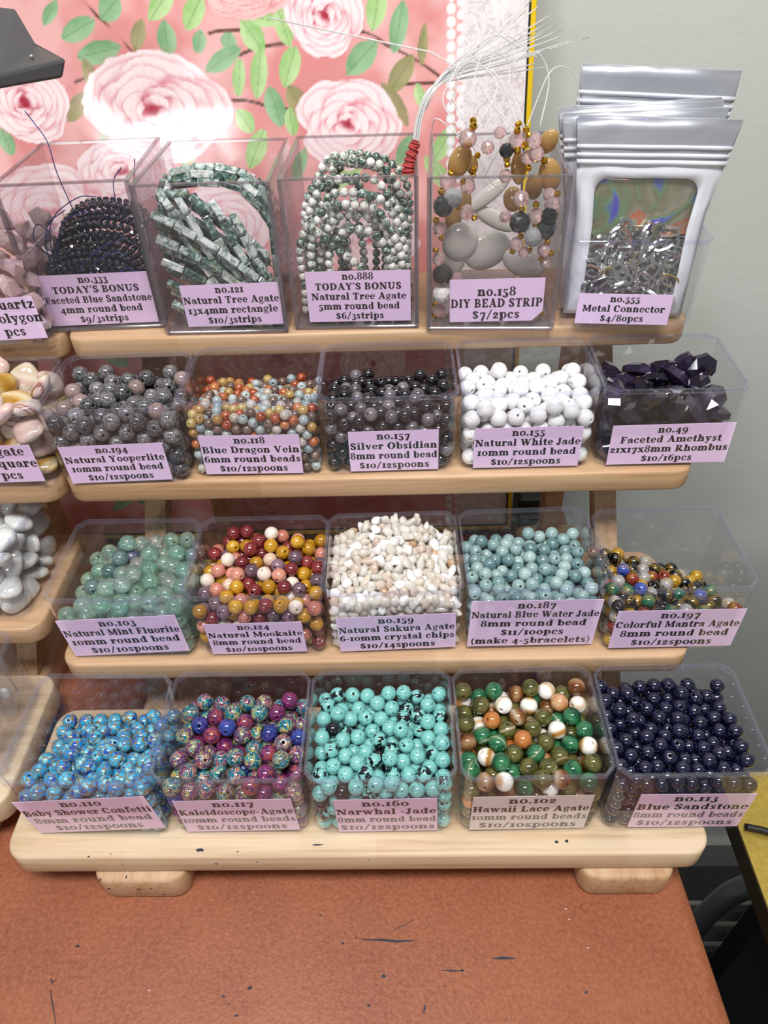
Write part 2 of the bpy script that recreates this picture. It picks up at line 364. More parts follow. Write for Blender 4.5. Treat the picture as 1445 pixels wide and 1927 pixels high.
# ------------------------------------------------------------------ framed rose print leaning on the wall
def print_colour(S, T):
    """the printed picture: colours over (s: metres from the outer edge inwards, t: metres up)"""
    shp = S.shape
    def vn(x, y, seed):           # smooth value noise
        xi, yi = np.floor(x).astype(int), np.floor(y).astype(int); fx, fy = x - xi, y - yi
        fx, fy = fx * fx * (3 - 2 * fx), fy * fy * (3 - 2 * fy)
        def h(i, j): return np.modf(np.abs(np.sin(i * 127.1 + j * 311.7 + seed * 74.7) * 43758.5453))[0]
        return (h(xi, yi) * (1 - fx) + h(xi + 1, yi) * fx) * (1 - fy) + (h(xi, yi + 1) * (1 - fx) + h(xi + 1, yi + 1) * fx) * fy
    def fbm(x, y, seed): return vn(x, y, seed) * .55 + vn(x * 2.1, y * 2.1, seed + 1) * .3 + vn(x * 4.3, y * 4.3, seed + 2) * .15
    L = lambda h: np.array(srgb(h))
    def over(c, mask, col): return c * (1 - mask[..., None]) + col * mask[..., None]
    ss = lambda a, b, x: np.clip((x - a) / (b - a), 0, 1) ** 2 * (3 - 2 * np.clip((x - a) / (b - a), 0, 1))
    wob = (fbm(S * 90, T * 90, 3) - .5)
    g = fbm(S * 38, T * 38, 8)
    c = L('#dc8f8c') * (1 - ss(.3, .75, g))[..., None] + L('#ecb4b0') * ss(.3, .75, g)[..., None]
    c = over(c, ss(.62, .8, fbm(S * 22, T * 22, 31)) * .7, L('#f3cfcb'))
    for x0, y0, x1, y1 in STEMS:
        dx, dy = x1 - x0, y1 - y0; l2 = dx * dx + dy * dy
        k = np.clip(((S - x0) * dx + (T - y0) * dy) / l2, 0, 1)
        d = np.hypot(S - x0 - k * dx, T - y0 - k * dy - .0015 * np.sin(k * 3.1))
        c = over(c, 1 - ss(.0006, .0013, d + wob * .0006), L('#6d4a40'))
    greens = [('#6fa774', '#9cc79a'), ('#8fc471', '#bfe0a0'), ('#8b8a5c', '#a9a673')]
    for x, y, ax, ay, w, k in LEAVES:
        l = math.hypot(ax, ay) * 1.12; w *= 1.18; ux, uy = ax * 1.12 / l, ay * 1.12 / l
        a = ((S - x) * ux + (T - y) * uy) / l; b = (-(S - x) * uy + (T - y) * ux) / w
        m = 1 - ss(.9, 1.04, np.abs(b) / np.clip(1 - a * a, .001, 1) ** .75 + wob * .25)
        m = np.where(np.abs(a) < 1, m, 0)
        d, li = L(greens[k][0]), L(greens[k][1])
        sh = np.clip(.5 + .5 * b + (fbm(S * 160, T * 160, 5) - .5) * .9, 0, 1)
        col = d * (1 - sh)[..., None] + li * sh[..., None]
        col = over(col, (1 - ss(.02, .10, np.abs(b))) * .45, L('#54794f'))
        c = over(c, m * .93, col)
    for i, (x, y, rx, ry, pk) in enumerate(ROSES):
        j0, j1 = np.searchsorted(S[0], x - rx * 1.35), np.searchsorted(S[0], x + rx * 1.35)
        i0, i1 = np.searchsorted(T[:, 0], y - ry * 1.35), np.searchsorted(T[:, 0], y + ry * 1.35)
        if j1 <= j0 or i1 <= i0: continue
        dx, dy = (S[i0:i1, j0:j1] - x) / rx, (T[i0:i1, j0:j1] - y) / ry
        w2 = (fbm(S[i0:i1, j0:j1] * 70, T[i0:i1, j0:j1] * 70, 50 + i) - .5)
        fine = (fbm(S[i0:i1, j0:j1] * 420, T[i0:i1, j0:j1] * 140, 60 + i) - .5)
        white, pink, rose, deep = L('#fae6e6'), L('#eca6ae'), L('#cf6a80'), L('#a81f3c')
        if pk < .3: white, pink, rose = L('#f3c3c0'), L('#e79c9c'), L('#cf7478')
        sub = c[i0:i1, j0:j1]
        lay = [(1.0, 6, .50, .52), (.86, 5, .42, .47), (.68, 5, .33, .39), (.52, 4, .25, .32), (.37, 4, .17, .24), (.23, 3, .09, .16)]
        for li, (R_, n_, off, size) in enumerate(lay):
            for p_ in range(n_):
                th = 2 * PI * (p_ + .5 * (li % 2)) / n_ + i * 1.31 + .35 * math.sin(i * 3 + p_ * 2 + li)
                ox, oy = off * math.cos(th), off * math.sin(th)
                ax, ay = dx - ox, dy - oy
                rad = ax * math.cos(th) + ay * math.sin(th); tan = -ax * math.sin(th) + ay * math.cos(th)
                wide = size * (1.22 + .12 * math.sin(p_ + i))
                d = np.sqrt((rad / size) ** 2 + (tan / wide) ** 2) + w2 * .42
                sub = over(sub, (1 - ss(1.0, 1.16, d)) * (.32 if li else .12), rose if pk >= .3 else L('#c76a70'))
                out_ = np.clip((rad / size + 1) / 2 + w2 * .5 + fine * .35, 0, 1)
                k1 = ss(.25, .85, out_)
                col = pink * (1 - k1)[..., None] + white * k1[..., None]
                col = over(col, (1 - ss(.02, .42, out_)) * (.35 + .11 * li) * (pk if pk >= .3 else .5), rose)
                col = over(col, np.where(li >= 3, (1 - ss(.1, .6, out_)) * .30 * (li - 2), 0) * (pk if pk >= .3 else .2), deep)
                sub = over(sub, 1 - ss(.95, 1.0, d), col)
        r = np.hypot(dx, dy) + w2 * .2
        sub = over(sub, (1 - ss(.03, .12, r)) * (.8 if pk > .3 else .2), deep)
        c[i0:i1, j0:j1] = sub
    # the lace border: pearls, then pale paper with small scrolls
    e = .048 + .002 * np.sin(T * 200)
    lace = 1 - ss(e - .001, e + .001, S)
    n = fbm(S * 330, T * 330, 17); n2 = fbm(S * 150, T * 150, 19)
    lc = L('#e9e0df') * np.ones(shp + (3,))
    lc = over(lc, (ss(.50, .56, n) * (1 - ss(.58, .66, n))) * .6, L('#b9a7ae'))
    lc = over(lc, ss(.5, .7, n2) * .4, L('#f6f2f1'))
    c = over(c, lace, lc)
    k = (T / .0068); f = (k - np.floor(k) - .5) * .0068
    d = np.hypot(S - .0535, f)
    c = over(c, 1 - ss(.0028, .0034, d), L('#ffffff') * (1 - .25 * ss(.0, .0034, d))[..., None])
    d2 = np.hypot(S - .0475, (np.modf(k + .5)[0] - .5) * .0068)
    return np.clip(over(c, (1 - ss(.0022, .0028, d2)) * .8, L('#f4f0f2')), 0, 1)

ROSES = [[0.1341, 0.3773, 0.0252, 0.0239, 0.9], [0.1849, 0.3937, 0.0319, 0.0164, 0.25], [0.2745, 0.4038, 0.0208, 0.0121, 0.5], [0.3383, 0.3361, 0.0296, 0.0247, 0.75], [0.2524, 0.3292, 0.0504, 0.0335, 0.62], [0.123, 0.3149, 0.0361, 0.0275, 0.75], [0.2814, 0.292, 0.0337, 0.0203, 0.6], [0.3407, 0.2683, 0.0461, 0.032, 0.4], [0.0328, 0.395, 0.0198, 0.0107, 0.9], [0.0957, 0.3973, 0.0199, 0.0102, 0.8], [0.1133, 0.1497, 0.025, 0.021, 0.5], [0.188, 0.1569, 0.0458, 0.0251, 0.2], [0.2085, 0.036, 0.0206, 0.0203, 0.2], [0.2154, 0.2559, 0.0384, 0.0283, 0.5], [0.1087, 0.2406, 0.0347, 0.0216, 0.6]]
LEAVES = [[0.3093, 0.3852, -0.0056, 0.0057, 0.0033, 0], [0.2932, 0.3759, -0.0107, 0.0042, 0.0056, 0], [0.2825, 0.363, -0.0135, 0.0023, 0.0058, 0], [0.2703, 0.3863, -0.0064, 0.0049, 0.0064, 0], [0.2551, 0.3712, -0.0036, 0.0078, 0.0044, 2], [0.2373, 0.3877, -0.008, 0.0082, 0.0055, 1], [0.2171, 0.3819, -0.0059, 0.0079, 0.0057, 1], [0.2368, 0.3684, 0.0002, 0.0092, 0.0056, 0], [0.2163, 0.366, -0.0021, 0.0057, 0.0041, 0], [0.1971, 0.3657, -0.0015, 0.0042, 0.0048, 0], [0.1812, 0.3679, -0.0057, -0.0084, 0.0058, 1], [0.1741, 0.3772, -0.009, -0.0025, 0.0041, 1], [0.1609, 0.3728, -0.0029, -0.0106, 0.0048, 1], [0.2021, 0.3556, -0.0112, 0.0056, 0.0048, 0], [0.193, 0.3452, -0.0018, 0.0099, 0.0039, 1], [0.1796, 0.347, -0.0027, 0.013, 0.0049, 1], [0.1588, 0.3501, -0.0043, 0.0102, 0.0058, 1], [0.1709, 0.3275, -0.0028, -0.011, 0.0058, 0], [0.1565, 0.3313, -0.0039, -0.0072, 0.0057, 2], [0.1117, 0.3531, -0.0093, 0.0079, 0.0065, 0], [0.1006, 0.3801, -0.003, 0.0114, 0.0054, 1], [0.0871, 0.3689, -0.0032, 0.0127, 0.0051, 0], [0.0716, 0.3587, -0.0011, 0.0104, 0.0028, 2], [0.0863, 0.3429, -0.0073, 0.0093, 0.0057, 2], [0.0908, 0.3259, -0.0076, -0.0116, 0.0048, 2], [0.074, 0.3301, -0.0019, -0.0067, 0.0031, 1], [0.0586, 0.3008, -0.0069, 0.0104, 0.005, 1], [0.1921, 0.3198, -0.0042, -0.0065, 0.0051, 1], [0.1607, 0.3182, -0.0007, -0.0077, 0.004, 1], [0.2909, 0.3483, -0.002, -0.0106, 0.0044, 2], [0.3579, 0.3137, -0.0018, -0.0079, 0.0047, 0], [0.3045, 0.3324, -0.0073, 0.0078, 0.0045, 2], [0.3345, 0.3991, -0.0095, -0.0004, 0.0029, 0], [0.2485, 0.3952, -0.0047, -0.0002, 0.0034, 2], [0.3155, 0.1618, -0.0096, -0.0068, 0.0055, 0], [0.2142, 0.1643, -0.0143, 0.0045, 0.0057, 0], [0.1685, 0.1637, -0.0165, 0.0023, 0.0074, 0], [0.1171, 0.1584, -0.0124, -0.0005, 0.005, 2], [0.331, 0.0377, -0.0126, 0.0095, 0.0046, 0], [0.3074, 0.0395, -0.013, 0.0045, 0.0049, 0], [0.1596, 0.0445, -0.0107, 0.0028, 0.0059, 0], [0.129, 0.2821, -0.0133, 0.0062, 0.0048, 1], [0.1579, 0.2918, -0.0047, 0.0092, 0.0043, 0], [0.2608, 0.2614, -0.0101, 0.0088, 0.0049, 0], [0.2304, 0.3049, -0.0078, 0.0093, 0.0048, 1], [0.2875, 0.3074, -0.0037, -0.0088, 0.0046, 0], [0.0621, 0.2827, -0.0085, -0.0098, 0.0049, 1], [0.1863, 0.303, -0.0059, 0.0108, 0.0057, 1], [0.0838, 0.2986, -0.0057, 0.0082, 0.005, 0]]
STEMS = [[0.2969, 0.3988, 0.2795, 0.3825], [0.2795, 0.3825, 0.2609, 0.3621], [0.1118, 0.3677, 0.0957, 0.3597], [0.0957, 0.3597, 0.0615, 0.3412], [0.0986, 0.3349, 0.0622, 0.337], [0.1905, 0.358, 0.1613, 0.3627], [0.2005, 0.3326, 0.1759, 0.3277], [0.1759, 0.3277, 0.1549, 0.3227], [0.302, 0.3469, 0.2763, 0.3498], [0.2089, 0.3706, 0.1813, 0.3697], [0.0314, 0.3189, 0.0114, 0.3085], [0.2497, 0.3204, 0.2408, 0.3086]]
FRM = thing('framed_print', 'framed pink rose print with a gold edge leaning on the wall', 'picture', (0.0962, 0.4665, TZ + .0056))
e_up = Vector((-0.0060, 0.2333, 0.97238)).normalized(); e_l = Vector((-0.99998, -0.0014, -0.0058)).normalized(); e_n = e_l.cross(e_up).normalized()
if e_n.y > 0: e_n = -e_n
FRM.matrix_world = Matrix(((-e_l.x, -e_n.x, e_up.x, FRM.location.x), (-e_l.y, -e_n.y, e_up.y, FRM.location.y), (-e_l.z, -e_n.z, e_up.z, FRM.location.z), (0, 0, 0, 1)))
# local axes: x to the outer edge, y into the board, z up along it
PW, PH, FRW = 0.40, 0.46, 0.0034
nx, nz = 420, 440
s_ = np.linspace(FRW, PW - FRW, nx); t_ = np.linspace(FRW, PH - FRW, nz)
Sg, Tg = np.meshgrid(s_, t_)
pcol = print_colour(Sg, Tg)
me = bpy.data.meshes.new('print_sheet')
vv = np.stack([-Sg, np.full_like(Sg, 0.002), Tg], -1).reshape(-1, 3)
idx = np.arange(nx * nz).reshape(nz, nx)
quads = np.stack([idx[:-1, :-1], idx[1:, :-1], idx[1:, 1:], idx[:-1, 1:]], -1).reshape(-1, 4)[:, ::-1]
me.vertices.add(len(vv)); me.vertices.foreach_set('co', vv.ravel())
me.loops.add(quads.size); me.loops.foreach_set('vertex_index', quads.ravel().astype(np.int32))
me.polygons.add(len(quads)); me.polygons.foreach_set('loop_start', np.arange(0, quads.size, 4, dtype=np.int32))
me.update(calc_edges=True)
ca = me.color_attributes.new('print', 'FLOAT_COLOR', 'POINT')
ca.data.foreach_set('color', np.concatenate([pcol.reshape(-1, 3), np.ones((len(vv), 1))], 1).astype(np.float32).ravel())
t = NT('glossy_rose_print')
at = t.n('Attribute', {'attribute_name': 'print'})
v = t.coord(1.0, False)
M_PRINT = t.end(t.pbr(at.outputs['Color'], 0.10, spec=0.45, bump=t.noise(v, 14.0, 1), bdist=0.0012))
obj('print_sheet', me, M_PRINT, FRM)
M_GOLD = solid('yellow_gold_edge', '#f0c818', 0.3, 0.2)
M_BLACKLINE = solid('black_frame_line', '#141210', 0.4)
boxo('backing', -PW + .002, -.002, .0022, .011, .002, PH - .002, solid('dark_backing', '#463d37', 0.8), FRM)
for nm, a in (('frame', (-FRW, 0, 0, .012, 0, PH)), ('frame', (-PW, -PW + FRW, 0, .012, 0, PH)), ('frame', (-PW + FRW, -FRW, 0, .012, 0, FRW)), ('frame', (-PW + FRW, -FRW, 0, .012, PH - FRW, PH))):
    boxo(nm, *a, M_GOLD, FRM, .0006)
boxo('frame_liner', -FRW - .0011, -FRW, .0008, .0022, FRW, PH - FRW, M_BLACKLINE, FRM)
boxo('frame_liner', -PW + FRW, -FRW - .0011, .0008, .0022, FRW, FRW + .0011, M_BLACKLINE, FRM)

# ------------------------------------------------------------------ lettering: fat rounded serif letters cut as flat shapes
def g_rect(x0, y0, x1, y1): return [(x0, y0), (x1, y0), (x1, y1), (x0, y1)]
def g_ell(cx, cy, rx, ry, n=12): return [(cx + rx * math.cos(2 * PI * i / n), cy + ry * math.sin(2 * PI * i / n)) for i in range(n)]
def g_ring(cx, cy, rx, ry, wx, wy, a0=0, a1=360, n=18):
    out = []; m = max(4, int(n * abs(a1 - a0) / 360))
    P = lambda t, ix, iy: (cx + (rx - ix) * math.cos(t), cy + (ry - iy) * math.sin(t))
    for i in range(m):
        t0, t1 = (math.radians(a0 + (a1 - a0) * k / m) for k in (i, i + 1))
        out.append([P(t0, 0, 0), P(t1, 0, 0), P(t1, wx, wy), P(t0, wx, wy)])
    return out
def g_line(x0, y0, x1, y1, w0, w1=None):
    w1 = w0 if w1 is None else w1
    d = math.hypot(x1 - x0, y1 - y0); nx_, ny_ = -(y1 - y0) / d / 2, (x1 - x0) / d / 2
    return [[(x0 + nx_ * w0, y0 + ny_ * w0), (x0 - nx_ * w0, y0 - ny_ * w0), (x1 - nx_ * w1, y1 - ny_ * w1), (x1 + nx_ * w1, y1 + ny_ * w1)]]
def g_stem(x, y0, y1, s='bt', w=.25, sw=.42):
    o = [g_rect(x - w / 2, y0 + .02, x + w / 2, y1 - .02)]
    if 'b' in s: o.append(g_serif(x, y0, sw))
    if 't' in s: o.append(g_serif(x, y1 - .13, sw))
    if 'l' in s: o.append(g_serif(x - .06, y1 - .13, sw * .72))
    return o
def g_serif(x, y, w, h=.13):
    return [(x - w / 2, y + h * .3), (x - w / 2 + .03, y), (x + w / 2 - .03, y), (x + w / 2, y + h * .3), (x + w / 2, y + h * .7), (x + w / 2 - .03, y + h), (x - w / 2 + .03, y + h), (x - w / 2, y + h * .7)]
X = .74
GL = {
 'a': (.68, g_ring(.27, .22, .25, .22, .16, .08) + [g_rect(.38, .08, .60, .52)] + g_ring(.34, .48, .26, .26, .22, .11, 0, 165) + [g_ell(.14, .52, .10, .10), g_ell(.60, .07, .10, .07)]),
 'b': (.76, g_stem(.20, .0, 1.04, 'l') + g_ring(.44, .36, .29, .38, .20, .09)),
 'c': (.64, g_ring(.34, .37, .32, .38, .22, .09, 45, 325) + [g_ell(.50, .55, .11, .11)]),
 'd': (.78, g_stem(.55, .0, 1.04, 'bl', sw=.36) + g_ring(.33, .36, .29, .38, .20, .09)),
 'e': (.66, g_ring(.34, .37, .32, .38, .21, .09, 0, 325) + [g_rect(.18, .34, .62, .43)]),
 'f': (.54, g_stem(.25, .0, .86, 'b') + g_ring(.40, .82, .27, .24, .22, .10, 30, 180) + [g_rect(.04, .60, .50, .72), g_ell(.52, .88, .10, .10)]),
 'g': (.68, g_ring(.30, .46, .27, .29, .17, .08) + g_ring(.32, -.06, .29, .19, .12, .09) + [g_ell(.56, .68, .12, .08), g_ell(.24, .14, .14, .07)]),
 'h': (.82, g_stem(.21, .0, 1.04, 'bl') + g_stem(.60, .0, .48, 'b', sw=.38) + g_ring(.46, .42, .265, .33, .24, .13, 0, 150)),
 'i': (.44, g_stem(.22, .0, X, 'bl') + [g_ell(.22, .93, .13, .13)]),
 'k': (.80, g_stem(.21, .0, 1.04, 'bl') + g_line(.30, .34, .62, .66, .10) + g_line(.38, .44, .62, .08, .22) + [g_serif(.62, .0, .36), g_serif(.60, .61, .34)]),
 'l': (.44, g_stem(.22, .0, 1.04, 'bl')),
 'm': (1.18, g_stem(.21, .0, X, 'bl') + g_stem(.59, .0, .48, 'b', sw=.36) + g_stem(.97, .0, .48, 'b', sw=.36) + g_ring(.45, .42, .265, .33, .24, .13, 0, 150) + g_ring(.83, .42, .265, .33, .24, .13, 0, 150)),
 'n': (.82, g_stem(.21, .0, X, 'bl') + g_stem(.60, .0, .48, 'b', sw=.38) + g_ring(.46, .42, .265, .33, .24, .13, 0, 150)),
 'o': (.70, g_ring(.35, .37, .34, .38, .22, .09)),
 'p': (.78, g_stem(.21, -.26, X, 'bl') + g_ring(.45, .37, .29, .38, .20, .09)),
 'q': (.78, g_stem(.55, -.26, X, 'b') + g_ring(.33, .37, .29, .38, .20, .09)),
 'r': (.62, g_stem(.21, .0, X, 'bl') + g_ring(.44, .44, .24, .31, .2, .15, 40, 150) + [g_ell(.50, .58, .13, .13)]),
 's': (.56, g_ring(.28, .54, .23, .20, .19, .09, 25, 270) + g_ring(.28, .21, .25, .22, .20, .10, -155, 90) + g_line(.20, .46, .38, .28, .18) + [g_ell(.44, .60, .08, .09), g_ell(.11, .15, .08, .09)]),
 't': (.52, g_stem(.24, .1, .95, '') + g_ring(.36, .17, .245, .19, .2, .10, 180, 330) + [g_rect(.03, .58, .48, .71)]),
 'u': (.82, g_stem(.21, .22, X, 'l') + g_stem(.60, .0, X, 'bl', sw=.34) + g_ring(.40, .28, .31, .30, .24, .14, 180, 320)),
 'v': (.74, g_line(.16, .70, .38, .02, .25, .18) + g_line(.60, .70, .38, .02, .11, .14) + [g_serif(.18, .61, .36), g_serif(.58, .61, .28)]),
 'w': (1.06, g_line(.16, .70, .34, .02, .25, .18) + g_line(.54, .68, .34, .02, .10, .12) + g_line(.52, .70, .70, .02, .25, .18) + g_line(.92, .70, .70, .02, .10, .13) + [g_serif(.16, .61, .32), g_serif(.52, .61, .3), g_serif(.92, .61, .26)]),
 'x': (.76, g_line(.18, .68, .58, .06, .25) + g_line(.58, .68, .18, .06, .10) + [g_serif(.18, .61, .32), g_serif(.58, .61, .30), g_serif(.16, .0, .30), g_serif(.60, .0, .34)]),
 'y': (.74, g_line(.16, .70, .40, .06, .25, .2) + g_line(.60, .70, .30, -.2, .11, .12) + [g_serif(.18, .61, .36), g_serif(.58, .61, .28), g_ell(.22, -.18, .12, .10)]),
 'z': (.64, g_line(.52, .66, .14, .08, .22) + [g_rect(.06, .61, .58, .74), g_rect(.06, .0, .60, .13), g_rect(.06, .5, .16, .7), g_rect(.50, .04, .60, .24)]),
 'A': (.98, g_line(.20, .06, .48, 1.0, .11) + g_line(.46, 1.0, .76, .06, .27) + [g_rect(.28, .28, .66, .38), g_serif(.18, .0, .34), g_serif(.78, .0, .40)]),
 'B': (.90, g_stem(.25, .0, 1.0) + g_ring(.42, .75, .35, .26, .22, .09, -90, 90) + g_ring(.44, .26, .40, .28, .25, .10, -90, 90) + [g_rect(.2, .91, .46, 1.0), g_rect(.2, .48, .46, .56), g_rect(.2, .0, .46, .09)]),
 'C': (.90, g_ring(.47, .5, .45, .52, .29, .11, 42, 320) + [g_ell(.70, .78, .12, .13)]),
 'D': (.98, g_stem(.25, .0, 1.0) + g_ring(.42, .5, .52, .50, .28, .10, -90, 90) + [g_rect(.2, .90, .44, 1.0), g_rect(.2, .0, .44, .10)]),
 'E': (.84, g_stem(.25, .0, 1.0) + [g_rect(.2, .87, .76, 1.0), g_rect(.64, .70, .76, 1.0), g_rect(.2, .0, .78, .13), g_rect(.66, .0, .78, .30), g_rect(.3, .46, .58, .56), g_rect(.50, .38, .60, .64)]),
 'F': (.80, g_stem(.25, .0, 1.0) + [g_rect(.2, .87, .74, 1.0), g_rect(.62, .70, .74, 1.0), g_rect(.3, .46, .56, .56), g_rect(.48, .38, .58, .64)]),
 'H': (1.04, g_stem(.25, .0, 1.0) + g_stem(.79, .0, 1.0) + [g_rect(.3, .45, .75, .56)]),
 'I': (.50, g_stem(.25, .0, 1.0)),
 'J': (.62, g_stem(.36, .22, 1.0, 't') + g_ring(.24, .20, .245, .26, .22, .14, 180, 360) + [g_ell(.13, .18, .12, .12)]),
 'K': (1.0, g_stem(.25, .0, 1.0) + g_line(.35, .44, .74, .92, .11) + g_line(.44, .56, .78, .08, .26) + [g_serif(.80, .0, .40), g_serif(.74, .87, .36)]),
 'L': (.84, g_stem(.25, .0, 1.0) + [g_rect(.2, .0, .76, .13), g_rect(.64, .0, .76, .32)]),
 'M': (1.22, g_stem(.20, .0, 1.0, 'b', .12, .34) + g_stem(.98, .0, 1.0, 'bt', .26, .40) + g_line(.22, .98, .58, .1, .25, .2) + g_line(.92, .98, .58, .1, .12, .14) + [g_serif(.2, .87, .34)]),
 'N': (1.04, g_stem(.20, .0, 1.0, 'b', .12, .34) + g_stem(.84, .0, 1.0, 't', .12, .34) + g_line(.24, .96, .80, .04, .27) + [g_serif(.2, .87, .36)]),
 'O': (.98, g_ring(.49, .5, .47, .52, .29, .10)),
 'P': (.86, g_stem(.25, .0, 1.0) + g_ring(.42, .70, .40, .31, .25, .09, -90, 90) + [g_rect(.2, .91, .46, 1.0), g_rect(.2, .39, .46, .48)]),
 'Q': (.98, g_ring(.49, .5, .47, .52, .29, .10) + g_line(.46, .16, .84, -.14, .2)),
 'R': (.98, g_stem(.25, .0, 1.0) + g_ring(.42, .74, .37, .27, .23, .09, -90, 90) + g_line(.46, .46, .76, .08, .26) + [g_rect(.2, .91, .46, 1.0), g_rect(.2, .47, .46, .56), g_serif(.80, .0, .36)]),
 'S': (.76, g_ring(.38, .73, .32, .29, .26, .11, 25, 270) + g_ring(.38, .28, .35, .30, .27, .12, -155, 90) + g_line(.26, .62, .52, .40, .24) + [g_ell(.60, .82, .10, .14), g_ell(.15, .20, .10, .14)]),
 'T': (.88, g_stem(.44, .0, 1.0, 'b') + [g_rect(.05, .87, .83, 1.0), g_rect(.05, .68, .15, 1.0), g_rect(.73, .68, .83, 1.0)]),
 'U': (1.0, g_stem(.25, .32, 1.0, 't') + g_stem(.80, .3, 1.0, 't', .12, .34) + g_ring(.493, .36, .368, .38, .25, .12, 180, 360)),
 'V': (.98, g_line(.22, .96, .50, .02, .27, .2) + g_line(.78, .96, .50, .02, .11, .14) + [g_serif(.22, .87, .42), g_serif(.78, .87, .32)]),
 'W': (1.34, g_line(.20, .96, .44, .02, .27, .2) + g_line(.68, .94, .44, .02, .11, .14) + g_line(.66, .96, .90, .02, .27, .2) + g_line(1.14, .96, .90, .02, .11, .14) + [g_serif(.20, .87, .38), g_serif(.66, .87, .36), g_serif(1.14, .87, .30)]),
 'Y': (.94, g_stem(.47, .0, .5, 'b') + g_line(.20, .96, .47, .42, .26, .24) + g_line(.76, .96, .50, .42, .11, .12) + [g_serif(.22, .87, .40), g_serif(.74, .87, .32)]),
 '0': (.72, g_ring(.36, .37, .34, .38, .22, .08)),
 '1': (.48, g_stem(.24, .0, X)),
 '2': (.64, g_ring(.32, .50, .26, .25, .22, .10, -20, 180) + g_line(.48, .46, .14, .10, .16) + [g_rect(.06, .0, .60, .15), g_ell(.15, .50, .10, .10)]),
 '3': (.60, g_ring(.28, .56, .24, .20, .2, .09, -90, 150) + g_ring(.28, .06, .29, .31, .25, .10, -155, 90) + [g_ell(.11, -.06, .10, .10), g_rect(.18, .34, .32, .42)]),
 '4': (.74, g_line(.46, .72, .10, .12, .11) + [g_rect(.06, .06, .70, .19), g_rect(.36, -.24, .60, .72)]),
 '5': (.62, [g_rect(.12, .60, .54, .74), g_rect(.10, .34, .20, .74)] + g_ring(.28, .09, .30, .33, .26, .10, -155, 120) + [g_ell(.11, -.06, .10, .10)]),
 '6': (.70, g_ring(.36, .32, .32, .33, .21, .08) + g_ring(.42, .44, .38, .56, .24, .14, 95, 190) + [g_ell(.54, .92, .10, .09)]),
 '7': (.66, [g_rect(.08, .58, .62, .74), g_rect(.08, .44, .18, .74)] + g_line(.54, .62, .28, -.24, .18, .28)),
 '8': (.68, g_ring(.34, .76, .28, .26, .18, .08) + g_ring(.34, .27, .32, .29, .20, .08)),
 '9': (.70, g_ring(.34, .42, .32, .33, .21, .08) + g_ring(.28, .30, .38, .56, .24, .14, -85, 10) + [g_ell(.16, -.18, .10, .09)]),
 '.': (.34, [g_ell(.17, .12, .13, .13)]), '$': (.72, g_ring(.36, .66, .28, .24, .22, .10, 25, 270) + g_ring(.36, .27, .31, .26, .24, .11, -155, 90) + g_line(.26, .56, .48, .38, .2) + [g_rect(.33, -.08, .39, 1.02), g_ell(.55, .72, .09, .1), g_ell(.16, .20, .09, .1)]),
 '/': (.60, g_line(.08, -.1, .52, 1.05, .13)), "'": (.28, [g_ell(.14, .92, .11, .12)] + g_line(.17, .9, .10, .68, .12, .05)),
 '-': (.42, [g_rect(.05, .27, .37, .42)]), '(': (.42, g_ring(.46, .42, .38, .68, .16, .05, 110, 250)), ')': (.42, g_ring(-.04, .42, .38, .68, .16, .05, -70, 70)), ' ': (.34, []),
}
def line_width(s): return sum(GL[ch][0] + .035 for ch in s)
M_TEXT = solid('black_print', '#1d1a1f', 0.55)
M_TEXT_GLARE = solid('glare_greyed_print', '#6d636b', 0.55)  # black print greyed in colour to imitate glare on the tray front
M_LILAC = solid('lilac_paper', '#edd0f2', 0.55)
M_PINKP = solid('pinkish_paper', '#ebcbe4', 0.55)
M_CREAM = solid('cream_paper', '#e4dad4', 0.55)
def label_card(parent, u, v, w, h, ang, lines, y, paper, size=None, shift=None, cut=0.0, top=0.0, fade=9):
    """a printed card behind the tray front, centre (u, v) on the front face"""
    ang *= 1.0
    bm = bmesh.new()
    out = [(-w / 2, -h / 2), (w / 2 - cut, -h / 2), (w / 2, -h / 2 + cut), (w / 2, h / 2), (-w / 2, h / 2)] if cut else [(-w / 2, -h / 2), (w / 2, -h / 2), (w / 2, h / 2), (-w / 2, h / 2)]
    loft(bm, [[(a, 0, b) for a, b in out], [(a, .0003, b) for a, b in out]], True, True, True)
    c = obj('label_card', bm, paper, parent); c.location = (u, y, v); c.rotation_euler = (0, -ang, 0)
    n = len(lines); pitch = (h - top) / (n + 0.12)
    cap = pitch * 0.69 if size is None else size
    for grey in (False, True):
        bm = bmesh.new(); k = 0
        for i, s in enumerate(lines):
            if (i >= fade) != grey: continue  # lower lines take the grey with the plastic's reflection painted in
            wd = line_width(s); cx = cap * 1.07
            if wd * cx > w * 0.985: cx = w * 0.985 / wd
            x0 = -wd * cx / 2 + (shift[i] if shift else 0); z0 = h / 2 - top - pitch * (i + 0.5) - cap * .40 - pitch * .06
            for ch in s:
                adv, polys = GL[ch]
                for p in polys:
                    k += 1; yy = -.00006 - .0000004 * (k % 7)
                    f = [bm.verts.new((x0 + a * cx, yy, z0 + b * cap)) for a, b in p]
                    try: bm.faces.new(f)
                    except ValueError: pass
                x0 += (adv + .035) * cx
        if k:
            bmesh.ops.recalc_face_normals(bm, faces=bm.faces)
            obj('lettering', bm, M_TEXT_GLARE if grey else M_TEXT, c)
        else: bm.free()
    return c

